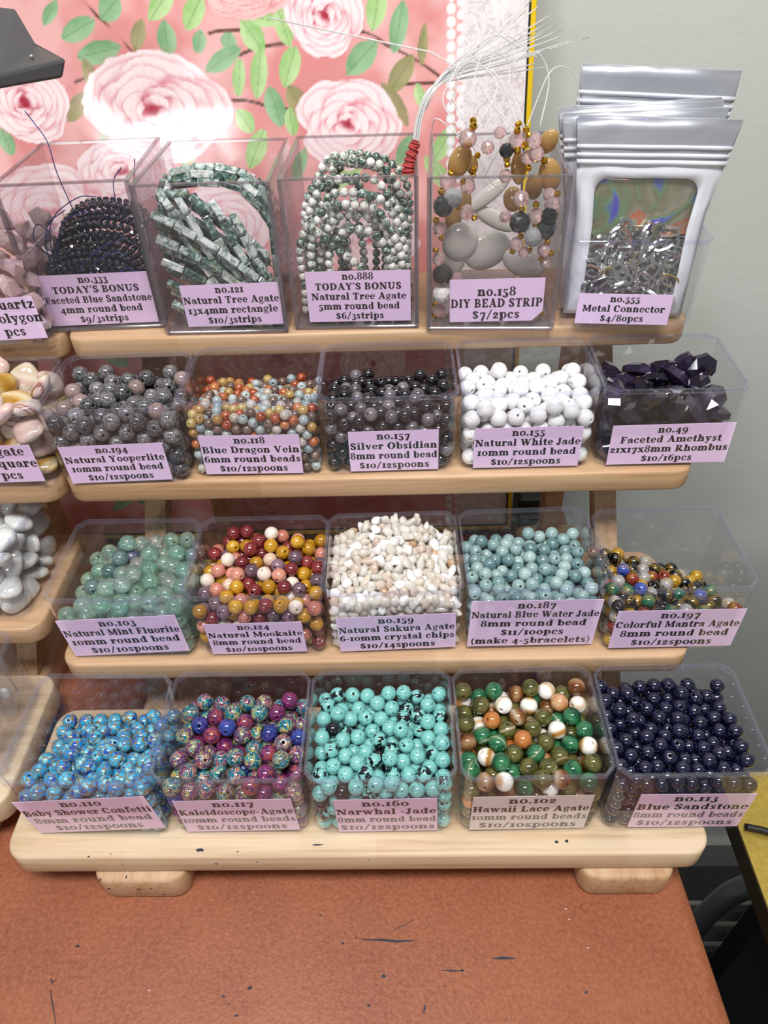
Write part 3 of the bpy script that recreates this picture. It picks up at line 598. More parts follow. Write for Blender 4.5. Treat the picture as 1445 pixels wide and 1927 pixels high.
# ------------------------------------------------------------------ trays
TW, TD = 0.0775, 0.067
TH = {1: 0.053, 2: 0.053, 3: 0.053, 4: 0.0605}
def octo(w, d0, d1, c): return [(-w / 2 + c, d0), (w / 2 - c, d0), (w / 2, d0 + c), (w / 2, d1 - c), (w / 2 - c, d1), (-w / 2 + c, d1), (-w / 2, d1 - c), (-w / 2, d0 + c)]
def tray_meshes(H, TD=TD):
    a, t = .0005, .0013
    bm = bmesh.new()
    O = lambda i, c, z: [(x, y, z) for x, y in octo(TW - 2 * i, i, TD - i, c)]
    bt = .0006
    loft(bm, [O(a + bt + .0012, .0050, 0), O(a + bt, .0052, .0012), O(a, .0052, H - .0026), O(a + t, .0047, H - .0026), O(a + bt + t, .0047, .0014)], True, True, True)
    bmesh.ops.recalc_face_normals(bm, faces=bm.faces)
    body = bpy.data.meshes.new('tray_body'); bm.to_mesh(body); bm.free(); body.materials.append(M_TRAY)
    bm = bmesh.new()
    lp = [O(a, .0052, H - .0026), O(0.0, .0055, H - .0024), O(0.0, .0055, H - .0003), O(.0003, .0054, H), O(a + t - .0002, .0049, H), O(a + t, .0048, H - .0026)]
    loft(bm, lp + [lp[0]], True); bmesh.ops.remove_doubles(bm, verts=bm.verts, dist=1e-7)
    bmesh.ops.recalc_face_normals(bm, faces=bm.faces)
    rim = bpy.data.meshes.new('tray_rim'); bm.to_mesh(rim); bm.free(); rim.materials.append(M_RIM)
    return body, rim
TM = {2: tray_meshes(TH[2], .0635), 3: tray_meshes(TH[3]), 4: tray_meshes(TH[4])}
PLACE = {}
def tray(key, row, x, y, rz, label, card=None, lines=None, paper=None, **kw):
    t = thing('bead_tray', label, 'tray', (x, y, SHELF_Z[row] + .0002), rz, 'clear plastic bead trays')
    body, rim = TM[max(row, 2)]
    obj('tray_body', body, None, t); obj('rim', rim, None, t)
    PLACE[key] = (Vector((x, y, SHELF_Z[row] + .0002)), rz)
    if card:
        u, v, w, h, a = card
        v = max(v, h / 2 * math.cos(a) + w / 2 * abs(math.sin(a)) + .0016)
        label_card(t, u, v, w, h, a, lines, .00215, paper or M_LILAC, **kw)
    return t
tray('194', 2, -0.1584, 0.3308, 0.0151, 'clear plastic tray of speckled dark grey round beads, card reads Natural Yooperlite', (-0.0029, 0.0152, 0.0595, 0.0264, 0.0147), ['no.194', 'Natural Yooperlite', '10mm round bead', '$10/12spoons'])
tray('118', 2, -0.0810, 0.3357, -0.0014, 'clear plastic tray of small blue and orange dragon vein beads, card reads Blue Dragon Vein', (-0.0024, 0.0145, 0.0574, 0.0275, -0.0093), ['no.118', 'Blue Dragon Vein', '6mm round beads', '$10/12spoons'])
tray('157', 2, -0.0034, 0.3362, 0.0086, 'clear plastic tray of black obsidian beads, card reads Silver Obsidian', (0.0023, 0.015, 0.0514, 0.0281, 0.0018), ['no.157', 'Silver Obsidian', '8mm round bead', '$10/12spoons'])
tray('155', 2, 0.0753, 0.3367, 0.0040, 'clear plastic tray of milky white jade beads, card reads Natural White Jade', (0.0001, 0.0156, 0.061, 0.0279, -0.0006), ['no.155', 'Natural White Jade', '10mm round bead', '$10/12spoons'])
tray('49', 2, 0.1535, 0.3366, -0.0114, 'clear plastic tray of dark purple faceted amethyst stones, card reads Faceted Amethyst', (0.0027, 0.0145, 0.0677, 0.0273, 0.015), ['no.49', 'Faceted Amethyst', '21x17x8mm Rhombus', '$10/16pcs'])
tray('555', 1, 0.1357, 0.3930, -0.0649, 'clear plastic tray of silver zip bags of metal connectors, card reads Metal Connector', (-0.0024, 0.0124, 0.0532, 0.0185, -0.0212), ['no.555', 'Metal Connector', '$4/80pcs'])
tray('103', 3, -0.1581, 0.2648, -0.0095, 'clear plastic tray of mint green fluorite beads, card reads Natural Mint Fluorite', (-0.0008, 0.0162, 0.0695, 0.0317, 0.0616), ['no.103', 'Natural Mint Fluorite', '10mm round bead', '$10/10spoons'])
tray('124', 3, -0.0801, 0.2649, -0.0001, 'clear plastic tray of mustard and maroon mookaite beads, card reads Natural Mookaite', (-0.0026, 0.0138, 0.0559, 0.0268, 0.026), ['no.124', 'Natural Mookaite', '8mm round bead', '$10/10spoons'])
tray('159', 3, -0.0024, 0.2660, 0.0173, 'clear plastic tray of pale sakura agate chips, card reads Natural Sakura Agate', (0.0009, 0.0156, 0.0674, 0.0298, 0.0213), ['no.159', 'Natural Sakura Agate', '6-10mm crystal chips', '$10/14spoons'])
tray('187', 3, 0.0763, 0.2673, 0.0263, 'clear plastic tray of grey-blue water jade beads, card reads Natural Blue Water Jade', (0, 0.0193, 0.0731, 0.0388, -0.0284), ['no.187', 'Natural Blue Water Jade', '8mm round bead', '$11/100pcs', '(make 4-5bracelets)'])
tray('197', 3, 0.1552, 0.2649, 0.0189, 'clear plastic tray of black and coloured beads with gold script, card reads Colorful Mantra Agate', (0.0011, 0.0136, 0.0708, 0.0319, -0.0168), ['no.197', 'Colorful Mantra Agate', '8mm round bead', '$10/12spoons'])
tray('110', 4, -0.1678, 0.1830, -0.0195, 'clear plastic tray of sky blue mosaic beads, card reads Baby Shower Confetti', (0, 0.0157, 0.0731, 0.0347, 0.1075), ['no.110', 'Baby Shower Confetti', '8mm round bead', '$10/12spoons'], paper=M_PINKP, fade=2)
tray('117', 4, -0.0889, 0.1835, -0.0047, 'clear plastic tray of many-coloured marbled beads, card reads Kaleidoscope-Agate', (0.0003, 0.0159, 0.0628, 0.0343, 0.0346), ['no.117', 'Kaleidoscope-Agate', '10mm round beads', '$10/12spoons'], paper=M_PINKP, fade=2)
tray('160', 4, -0.0105, 0.1830, 0.0032, 'clear plastic tray of turquoise and black beads, card reads Narwhal-Jade', (0.0019, 0.0142, 0.0541, 0.0354, 0.0141), ['no.160', 'Narwhal -Jade', '8mm round bead', '$10/12spoons'], paper=M_PINKP, fade=2)
tray('102', 4, 0.0682, 0.1835, 0.0180, 'clear plastic tray of banded green and brown agate beads, card reads Hawaii Lace Agate', (-0.0006, 0.0151, 0.0625, 0.0359, -0.0202), ['no.102', 'Hawaii Lace Agate', '10mm round beads', '$10/10spoons'], paper=M_CREAM, fade=2)
tray('113', 4, 0.1461, 0.1840, 0.0079, 'clear plastic tray of midnight blue sparkling beads, card reads Blue Sandstone', (0.0058, 0.0137, 0.0593, 0.0354, -0.0182), ['no.113', 'Blue Sandstone', '8mm round beads', '$10/12spoons'], paper=M_PINKP, fade=2)
tray('quartz', 1, -0.2440, 0.3930, -0.0000, 'clear plastic tray of pale pink rose quartz nuggets, card reads Quartz polygon', (0.0165, 0.0172, 0.04, 0.0262, 0.03), ['Quartz', 'polygon', 'pcs'], shift=[.006,.006,.002])
tray('agate', 2, -0.2393, 0.3300, -0.0136, 'clear plastic tray of yellow and cream agate squares, card reads Agate Square', (0.013, 0.0172, 0.04, 0.0262, 0.02), ['Agate', 'Square', 'pcs'], shift=[.004,.006,.002])
tray('white', 3, -0.2708, 0.2970, -0.0300, 'clear plastic tray of banded white agate tablets, on the cut-off rack')
tray('bags', 4, -0.2728, 0.2159, 0.0000, 'clear plastic tray of clear bags of white pieces, on the cut-off rack')

# tall ribbed acrylic boxes of the top row
BW, BD, BH = 0.075, 0.085, 0.0875
def acrylic_meshes():
    out = {}; t = .0024
    bm = bmesh.new(); box(bm, -BW / 2, BW / 2, 0, t, .0024, BH - .0012, .0003, 1); out['front_panel'] = (bm, M_ACRYL)
    bm = bmesh.new(); box(bm, -BW / 2, BW / 2, BD - t, BD, .0024, BH - .0012, .0003, 1); out['back_panel'] = (bm, M_ACRYL)
    for sgn in (-1, 1):
        bm = bmesh.new(); n = 27; y0, y1 = t + .0004, BD - t - .0004; xo = sgn * BW / 2
        prof = [(xo, y0)] + [(xo, y1)]
        ins = []
        for k in range(n * 6 + 1):
            f = k / (n * 6); ins.append((xo - sgn * (.0013 + .0010 * abs(math.sin(PI * n * f))), y1 + (y0 - y1) * f))
        ring = prof + ins
        loft(bm, [[(a, b, .0024) for a, b in ring], [(a, b, BH - .0012) for a, b in ring]], True, True, True)
        bmesh.ops.recalc_face_normals(bm, faces=bm.faces)
        out['side_panel' + ('' if sgn < 0 else '_')] = (bm, M_RIB)
    bm = bmesh.new(); box(bm, -BW / 2 + .0004, BW / 2 - .0004, .0004, BD - .0004, 0, .0024, .0006, 1); out['base_panel'] = (bm, M_ACRYL_EDGE)
    bm = bmesh.new()
    R = lambda i, z: [(-BW / 2 + i, i, z), (BW / 2 - i, i, z), (BW / 2 - i, BD - i, z), (-BW / 2 + i, BD - i, z)]
    lp = [R(0, BH - .0012), R(0, BH - .0002), R(.0003, BH), R(t - .0003, BH), R(t, BH - .0012)]
    loft(bm, lp + [lp[0]], True); bmesh.ops.remove_doubles(bm, verts=bm.verts, dist=1e-7); out['rim'] = (bm, M_ACRYL_EDGE)
    res = {}
    for k, (bm, m) in out.items():
        me = bpy.data.meshes.new(k.strip('_')); bm.to_mesh(me); bm.free(); me.materials.append(m); res[k] = me
    return res
AM = acrylic_meshes()
M_CORNER = M_ACRYL_EDGE
def acrylic(key, x, y, rz, label, card, lines, **kw):
    t = thing('acrylic_box', label, 'box', (x, y, SHELF_Z[1] + .0002), rz, 'tall acrylic boxes')
    for k, me in AM.items(): obj(k.strip('_'), me, None, t)
    for sx in (-1, 1):
        bm = bmesh.new(); xx = sx * (BW / 2 - .0012)
        box(bm, xx - .0012, xx + .0012, -.0001, .0026, .0024, BH - .0013); obj('corner_edge', bm, M_CORNER, t)
    PLACE[key] = (Vector((x, y, SHELF_Z[1] + .0002)), rz)
    u, v, w, h, a = card
    label_card(t, u, v, w, h, a, lines, .0027, M_LILAC, **kw)
    return t
acrylic('333', -0.1789, 0.4114, 0.0347, 'tall ribbed acrylic box holding dark blue sandstone strands, price card reads $9/3strips', (.0012, .0193, .0655, .0321, .0), ["no.333", "TODAY'S BONUS", "Faceted Blue Sandstone", "4mm round bead", "$9/3strips"])
acrylic('121', -0.1008, 0.4019, -0.0144, 'tall ribbed acrylic box holding rectangular tree agate strands, price card reads $10/3strips', (.0055, .0177, .0581, .0261, .015), ["no.121", "Natural Tree Agate", "13x4mm rectangle", "$10/3strips"])
acrylic('888', -0.0222, 0.4035, -0.0267, 'tall ribbed acrylic box holding round tree agate strands, price card reads $6/3strips', (.0021, .0199, .0611, .0313, .0015), ["no.888", "TODAY'S BONUS", "Natural Tree Agate", "5mm round bead", "$6/3strips"])
acrylic('158', 0.0570, 0.3969, -0.0568, 'tall ribbed acrylic box holding mixed bead strips, card reads DIY BEAD STRIP', (.0031, .0182, .054, .0261, .02), ["no.158", "DIY BEAD STRIP", "$7/2pcs"], cut=.006, top=.004, size=.0054)

# ------------------------------------------------------------------ beads
def bead_mesh(name, d, hole, mat, seg=20, rings=11):
    """a drilled ball: outside, the rim of the hole, and the tunnel through it"""
    r = d / 2; a0 = math.asin(hole / r)
    prof = [(r * math.sin(a0 + (PI - 2 * a0) * k / rings), r * math.cos(a0 + (PI - 2 * a0) * k / rings)) for k in range(rings + 1)]
    prof += [(hole * .9, -r * .90), (hole * .9, r * .90)]
    bm = bmesh.new(); lathe(bm, prof, seg, True)
    bmesh.ops.recalc_face_normals(bm, faces=bm.faces)
    for f in bm.faces: f.smooth = True
    me = bpy.data.meshes.new(name); bm.to_mesh(me); bm.free(); me.materials.append(mat)
    return me
def hull_mesh(name, pts, mat, smooth=False):
    bm = bmesh.new()
    vs = [bm.verts.new(p) for p in pts]
    bmesh.ops.convex_hull(bm, input=vs)
    bmesh.ops.delete(bm, geom=[v for v in bm.verts if not v.link_faces], context='VERTS')
    bmesh.ops.dissolve_limit(bm, angle_limit=0.02, verts=bm.verts, edges=bm.edges)
    bmesh.ops.recalc_face_normals(bm, faces=bm.faces)
    for f in bm.faces: f.smooth = smooth
    me = bpy.data.meshes.new(name); bm.to_mesh(me); bm.free(); me.materials.append(mat)
    return me
def blob_mesh(name, size, mat, seed, rough=.25, sub=2, square=2.0):
    """a tumbled pebble or tablet: a super-ellipsoid with an uneven skin"""
    bm = bmesh.new(); bmesh.ops.create_icosphere(bm, subdivisions=sub, radius=1.0)
    off = Vector((seed * 3.1, seed * 1.7, seed * .9))
    for v in bm.verts:
        p = v.co.normalized()
        q = (abs(p.x) ** square + abs(p.y) ** square + abs(p.z) ** 2) ** (-1 / square) if square != 2 else 1.0
        k = 1 + rough * mnoise.noise(p * 1.3 + off)
        v.co = Vector((p.x * q * k * size[0] / 2, p.y * q * k * size[1] / 2, p.z * q * k * size[2] / 2))
    for f in bm.faces: f.smooth = True
    me = bpy.data.meshes.new(name); bm.to_mesh(me); bm.free(); me.materials.append(mat)
    return me

def m_solid(name, stops, rough=.12, scale=.35, detail=3, dist=.4, jitter=.35, trans=0.0, ior=1.45, sss=0.0, spec=.55):
    """a stone whose colour wanders along a ramp, with a different start for every bead"""
    t = NT(name); v = t.coord()
    n = t.noise(v, scale, detail, .55, dist)
    f = t.math('ADD', t.math('MULTIPLY', n, 1 - jitter), t.math('MULTIPLY', t.rnd(), jitter))
    c = t.ramp(f, stops)
    return t.end(t.pbr(c, rough, trans=trans, ior=ior, sss=sss, sr=.002, spec=spec, coat=.8))
def m_spotted(name, ground, spot, amount=.6, scale=.9, rough=.12, ground2=None):
    t = NT(name); v = t.coord()
    n = t.noise(v, scale, 2, .5, .3); n2 = t.noise(v, .25, 2)
    g = t.mix(n2, srgb(ground), srgb(ground2 or ground))
    c = t.mix(t.ramp(n, [(amount, (0, 0, 0)), (amount + .03, (1, 1, 1))]), g, srgb(spot))
    return t.end(t.pbr(c, rough, coat=.8))
def m_banded(name, stops, scale=.55, dist=1.6, rough=.1, trans=0.0, jitter=.3):
    t = NT(name); v = t.coord()
    w = t.n('TexWave', {'wave_type': 'BANDS', 'bands_direction': 'DIAGONAL'}, Scale=scale, Distortion=dist, Detail=2.0); t.put(w.inputs['Vector'], v); w.inputs['Detail Scale'].default_value = .35
    f = t.math('ADD', t.math('MULTIPLY', w.outputs['Fac'] if 'Fac' in w.outputs else w.outputs[1], 1 - jitter), t.math('MULTIPLY', t.rnd(), jitter))
    return t.end(t.pbr(t.ramp(f, stops), rough, trans=trans, ior=1.4, coat=.8))
def m_mosaic(name, cells, vein, scale=.55, width=.12, rough=.14):
    t = NT(name); v = t.coord()
    wv = t.n('VectorMath', {'operation': 'ADD'}); t.put(wv.inputs[0], v)
    nz = t.n('TexNoise', Scale=.5, Detail=2.0); t.put(nz.inputs['Vector'], v); t.put(wv.inputs[1], nz.outputs['Color'])
    vc = t.n('TexVoronoi', {'feature': 'F1'}, Scale=scale); t.put(vc.inputs['Vector'], wv.outputs[0])
    ve = t.n('TexVoronoi', {'feature': 'DISTANCE_TO_EDGE'}, Scale=scale); t.put(ve.inputs['Vector'], wv.outputs[0])
    sp = t.n('SeparateColor'); t.put(sp.inputs[0], vc.outputs['Color'])
    c = t.ramp(sp.outputs[0], cells, 'CONSTANT')
    n = t.noise(v, 1.6, 2)
    c = t.mix(t.ramp(n, [(.55, (0, 0, 0)), (.75, (.45, .45, .45))]), c, srgb(vein))
    c = t.mix(t.ramp(ve.outputs[0], [(width * .5, (1, 1, 1)), (width, (0, 0, 0))]), c, srgb(vein))
    return t.end(t.pbr(c, rough, coat=.7))
def m_splash(name, stops, rough=.05, scale=.20):
    t = NT(name); v = t.coord()
    n1 = t.noise(v, scale, 4, .62, .9); n2 = t.noise(v, scale * 1.3, 3, .6, .8)
    r = t.rnd()
    f = t.math('FRACT', t.math('ADD', t.math('MULTIPLY', n1, 2.6), t.math('MULTIPLY', r, 3.0)))
    c = t.ramp(f, stops)
    c = t.mix(t.ramp(n2, [(.60, (0, 0, 0)), (.65, (.9, .9, .9))]), c, srgb('#141a24'))
    c = t.mix(t.ramp(n2, [(.27, (.7, .7, .7)), (.31, (0, 0, 0))]), c, srgb('#c9d2c4'))
    return t.end(t.pbr(c, rough, coat=.8))
def m_sparkle(name, base, fleck, rough=.08):
    t = NT(name); v = t.coord()
    vc = t.n('TexVoronoi', {'feature': 'F1'}, Scale=5.0); t.put(vc.inputs['Vector'], v)
    sp = t.n('SeparateColor'); t.put(sp.inputs[0], vc.outputs['Color'])
    k = t.math('MULTIPLY', t.ramp(sp.outputs[1], [(.90, (0, 0, 0)), (.93, (1, 1, 1))]), t.ramp(vc.outputs['Distance'], [(.25, (1, 1, 1)), (.4, (0, 0, 0))]))
    c = t.mix(k, t.mix(t.noise(v, .6, 2), srgb(base), srgb('#131330')), srgb(fleck))
    return t.end(t.pbr(c, rough, coat=.9))
def m_script(name, ground, rough=.1, trans=0.0):
    """a ball with a band of gilt brush strokes round it"""
    t = NT(name); v = t.coord(1000.0, False)
    sp = t.n('SeparateXYZ'); t.put(sp.inputs[0], v)
    band = t.math('LESS_THAN', t.math('ABSOLUTE', sp.outputs[2]), 1.5)
    n = t.noise(t.coord(), .85, 1, .4, 1.5)
    line = t.math('LESS_THAN', t.math('ABSOLUTE', t.math('SUBTRACT', n, .5)), .045)
    k = t.math('MULTIPLY', band, line)
    p = t.pbr(t.mix(k, srgb(ground), srgb('#d9ab2b')), rough, trans=trans, ior=1.45, coat=.8)
    t.put(p.inputs['Metallic'], t.math('MULTIPLY', k, .6))
    return t.end(p)

BEADS = {
 '194': ('yooperlite_bead', .010, .0009, 'dark grey yooperlite beads', [
   (.58, m_solid('yooperlite_speckled', [(.32, '#18181a'), (.43, '#38383a'), (.50, '#4c4b4c'), (.58, '#605f60'), (.72, '#9a9796')], .08, .75, 4, .5, .12), 'grey bead mottled black in the Natural Yooperlite tray'),
   (.30, m_solid('yooperlite_pale', [(.30, '#343436'), (.46, '#5f5d5e'), (.56, '#777474'), (.72, '#a8a3a0')], .08, .6, 4, .5, .12), 'lighter grey speckled bead in the Natural Yooperlite tray'),
   (.12, m_solid('yooperlite_taupe', [(.3, '#7d6a66'), (.7, '#a78f89')]), 'plain pinkish taupe bead in the Natural Yooperlite tray')]),
 '118': ('dragon_vein_bead', .006, .0006, 'small dragon vein beads', [
   (.30, m_solid('vein_pale_blue', [(.3, '#9fb4b8'), (.7, '#d5dedb')], trans=.35), 'small pale blue glassy bead in the Blue Dragon Vein tray'),
   (.20, m_solid('vein_honey', [(.3, '#b98a45'), (.7, '#d9c27e')], trans=.3), 'small honey yellow bead in the Blue Dragon Vein tray'),
   (.20, m_solid('vein_orange', [(.3, '#a8401f'), (.7, '#d98a55')], trans=.25), 'small orange red bead in the Blue Dragon Vein tray'),
   (.18, m_solid('vein_brown', [(.3, '#5b453c'), (.7, '#917a6c')], trans=.2), 'small grey brown bead in the Blue Dragon Vein tray'),
   (.12, m_solid('vein_cream', [(.3, '#cdbfae'), (.7, '#e8e2d8')], trans=.3), 'small cream bead in the Blue Dragon Vein tray')]),
 '157': ('obsidian_bead', .008, .0008, 'black obsidian beads', [
   (.76, m_solid('obsidian_black', [(.3, '#0c0c0e'), (.75, '#2a292c')], .06), 'glossy black bead in the Silver Obsidian tray'),
   (.24, m_solid('obsidian_silver', [(.3, '#4a474a'), (.7, '#7d777a')], .12), 'silver grey bead in the Silver Obsidian tray')]),
 '155': ('white_jade_bead', .010, .0008, 'white jade beads', [
   (1.0, m_solid('white_jade', [(.25, '#e2e2e0'), (.7, '#fafafa')], .12, sss=.35, scale=.2), 'milky white bead in the Natural White Jade tray')]),
 '103': ('fluorite_bead', .010, .0008, 'mint fluorite beads', [
   (.78, m_solid('fluorite_mint', [(.25, '#b4ecd4'), (.5, '#d4f5e8'), (.75, '#f8fdfb')], .04, .34, 3, .8, .2, .86, 1.28), 'mint green glassy bead in the Natural Mint Fluorite tray'),
   (.14, m_solid('fluorite_clear', [(.25, '#d0e2da'), (.7, '#f6faf8')], .04, .25, 3, .6, .3, .85, 1.30), 'almost colourless bead in the Natural Mint Fluorite tray'),
   (.055, m_solid('fluorite_teal', [(.25, '#3f5f5f'), (.7, '#7f9c98')], .08, .3, 3, .6, .3, .35, 1.40), 'dark grey green bead in the Natural Mint Fluorite tray'),
   (.025, m_solid('fluorite_violet', [(.25, '#5d5680'), (.7, '#a8b0b8')], .08, .3, 3, .6, .3, .3, 1.40), 'violet tinted bead in the Natural Mint Fluorite tray')]),
 '124': ('mookaite_bead', .0086, .0008, 'mookaite beads', [
   (.30, m_solid('mookaite_mustard', [(.25, '#9a6812'), (.6, '#c48f1c'), (.85, '#d9b04a')], .1, .15), 'mustard yellow bead in the Natural Mookaite tray'),
   (.27, m_solid('mookaite_maroon', [(.25, '#541a20'), (.6, '#7f2a2c'), (.85, '#a04a44')], .1, .15), 'maroon red bead in the Natural Mookaite tray'),
   (.13, m_solid('mookaite_cream', [(.25, '#d9b59a'), (.7, '#f0e6da')], .1, .2), 'cream bead in the Natural Mookaite tray'),
   (.14, m_solid('mookaite_salmon', [(.25, '#b0604f'), (.7, '#d99682')], .1, .2), 'salmon pink bead in the Natural Mookaite tray'),
   (.16, m_solid('mookaite_plum', [(.25, '#3c2a36'), (.7, '#8a6a78')], .1, .15), 'plum purple bead in the Natural Mookaite tray')]),
 '187': ('water_jade_bead', .008, .0008, 'blue water jade beads', [
   (.72, m_solid('water_jade', [(.25, '#7b9a9a'), (.7, '#a8c0bd')], .08, .2), 'pale grey blue bead in the Natural Blue Water Jade tray'),
   (.28, m_solid('water_jade_deep', [(.25, '#52757a'), (.7, '#7d9a9a')], .08, .2), 'deeper blue green bead in the Natural Blue Water Jade tray')]),
 '197': ('mantra_bead', .008, .0008, 'mantra agate beads', [
   (.44, m_script('mantra_black', '#0d0d0f'), 'black bead with gold script in the Colorful Mantra Agate tray'),
   (.16, m_script('mantra_amber', '#c99a2c', .1, .25), 'amber yellow bead with gold script in the Colorful Mantra Agate tray'),
   (.12, m_script('mantra_red', '#8a3524', .1, .15), 'brick red bead with gold script in the Colorful Mantra Agate tray'),
   (.10, m_script('mantra_green', '#1f6a4c', .1, .15), 'green bead with gold script in the Colorful Mantra Agate tray'),
   (.12, m_script('mantra_clear', '#c9c6c4', .1, .4), 'clear grey bead with gold script in the Colorful Mantra Agate tray'),
   (.06, m_script('mantra_blue', '#3c53a8', .1, .15), 'blue bead with gold script in the Colorful Mantra Agate tray')]),
 '110': ('confetti_bead', .0089, .0008, 'sky blue mosaic beads', [
   (1.0, m_mosaic('blue_gold_mosaic', [(0, '#1398d0'), (.25, '#45bbe4'), (.45, '#0c80c8'), (.65, '#82cfe2'), (.8, '#0c50b4'), (.9, '#22a8d6')], '#857043', .40, .095), 'sky blue bead with tan veins in the Baby Shower Confetti tray')]),
 '117': ('marbled_bead', .010, .0009, 'many-coloured marbled beads', [
   (.68, m_splash('marble_many', [(0, '#0f5a68'), (.16, '#1f8f96'), (.28, '#dbb02c'), (.36, '#177480'), (.48, '#7a1846'), (.60, '#144a80'), (.72, '#b83c20'), (.82, '#a9bca0'), (.90, '#202f7c'), (1, '#0f5a68')]), 'bead marbled in teal, yellow and white in the Kaleidoscope-Agate tray'),
   (.26, m_splash('marble_magenta', [(0, '#4a1644'), (.2, '#8f2c62'), (.4, '#2a2458'), (.6, '#a84426'), (.8, '#6f3470'), (1, '#4a1644')]), 'bead marbled in magenta and orange in the Kaleidoscope-Agate tray'),
   (.06, m_splash('marble_blue', [(0, '#1a2468'), (.4, '#2a489a'), (.7, '#4a3a8a'), (1, '#1a2468')]), 'deep blue marbled bead in the Kaleidoscope-Agate tray')]),
 '160': ('turquoise_bead', .0087, .0009, 'turquoise and black beads', [
   (.64, m_spotted('turquoise_speckled', '#6dbab4', '#1f3f4c', .64, .75, .12, '#8ccac3'), 'turquoise bead with few dark specks in the Narwhal-Jade tray'),
   (.22, m_spotted('turquoise_patched', '#6dbab4', '#0d1016', .50, .28, .12, '#8ccac3'), 'half turquoise, half black bead in the Narwhal-Jade tray'),
   (.14, m_spotted('turquoise_black', '#10131a', '#33505a', .68, .5, .1), 'almost black bead in the Narwhal-Jade tray')]),
 '102': ('lace_agate_bead', .010, .0009, 'banded lace agate beads', [
   (.23, m_banded('lace_green', [(.05, '#1a5236'), (.4, '#2f7a50'), (.7, '#44875a'), (.88, '#3a7048'), (.97, '#a9bf94')], .05, 4.0, .05, .25), 'green banded bead in the Hawaii Lace Agate tray'),
   (.34, m_banded('lace_olive', [(.05, '#454520'), (.4, '#5f5f2c'), (.7, '#73703a'), (.9, '#665a30'), (.98, '#b9ae84')], .045, 4.0, .05, .25), 'olive banded bead in the Hawaii Lace Agate tray'),
   (.18, m_banded('lace_brown', [(.05, '#5b3218'), (.5, '#8a5528'), (.8, '#a8845a'), (.97, '#d9c8ae')], .04, 4.0, .05, .2), 'brown banded bead in the Hawaii Lace Agate tray'),
   (.11, m_solid('lace_orange', [(.25, '#a8571f'), (.6, '#c9803f'), (.85, '#e0b890')], .1, .15, trans=.15), 'orange bead in the Hawaii Lace Agate tray'),
   (.13, m_banded('lace_white', [(.06, '#b0793c'), (.22, '#d9c4a4'), (.4, '#efe9de'), (.9, '#f5f2ec')], .04, 4.0, .06), 'white banded bead in the Hawaii Lace Agate tray')]),
 '113': ('sandstone_bead', .008, .0008, 'blue sandstone beads', [
   (1.0, m_sparkle('blue_sandstone', '#07081a', '#6a78d0'), 'midnight blue sparkling bead in the Blue Sandstone tray')]),
}
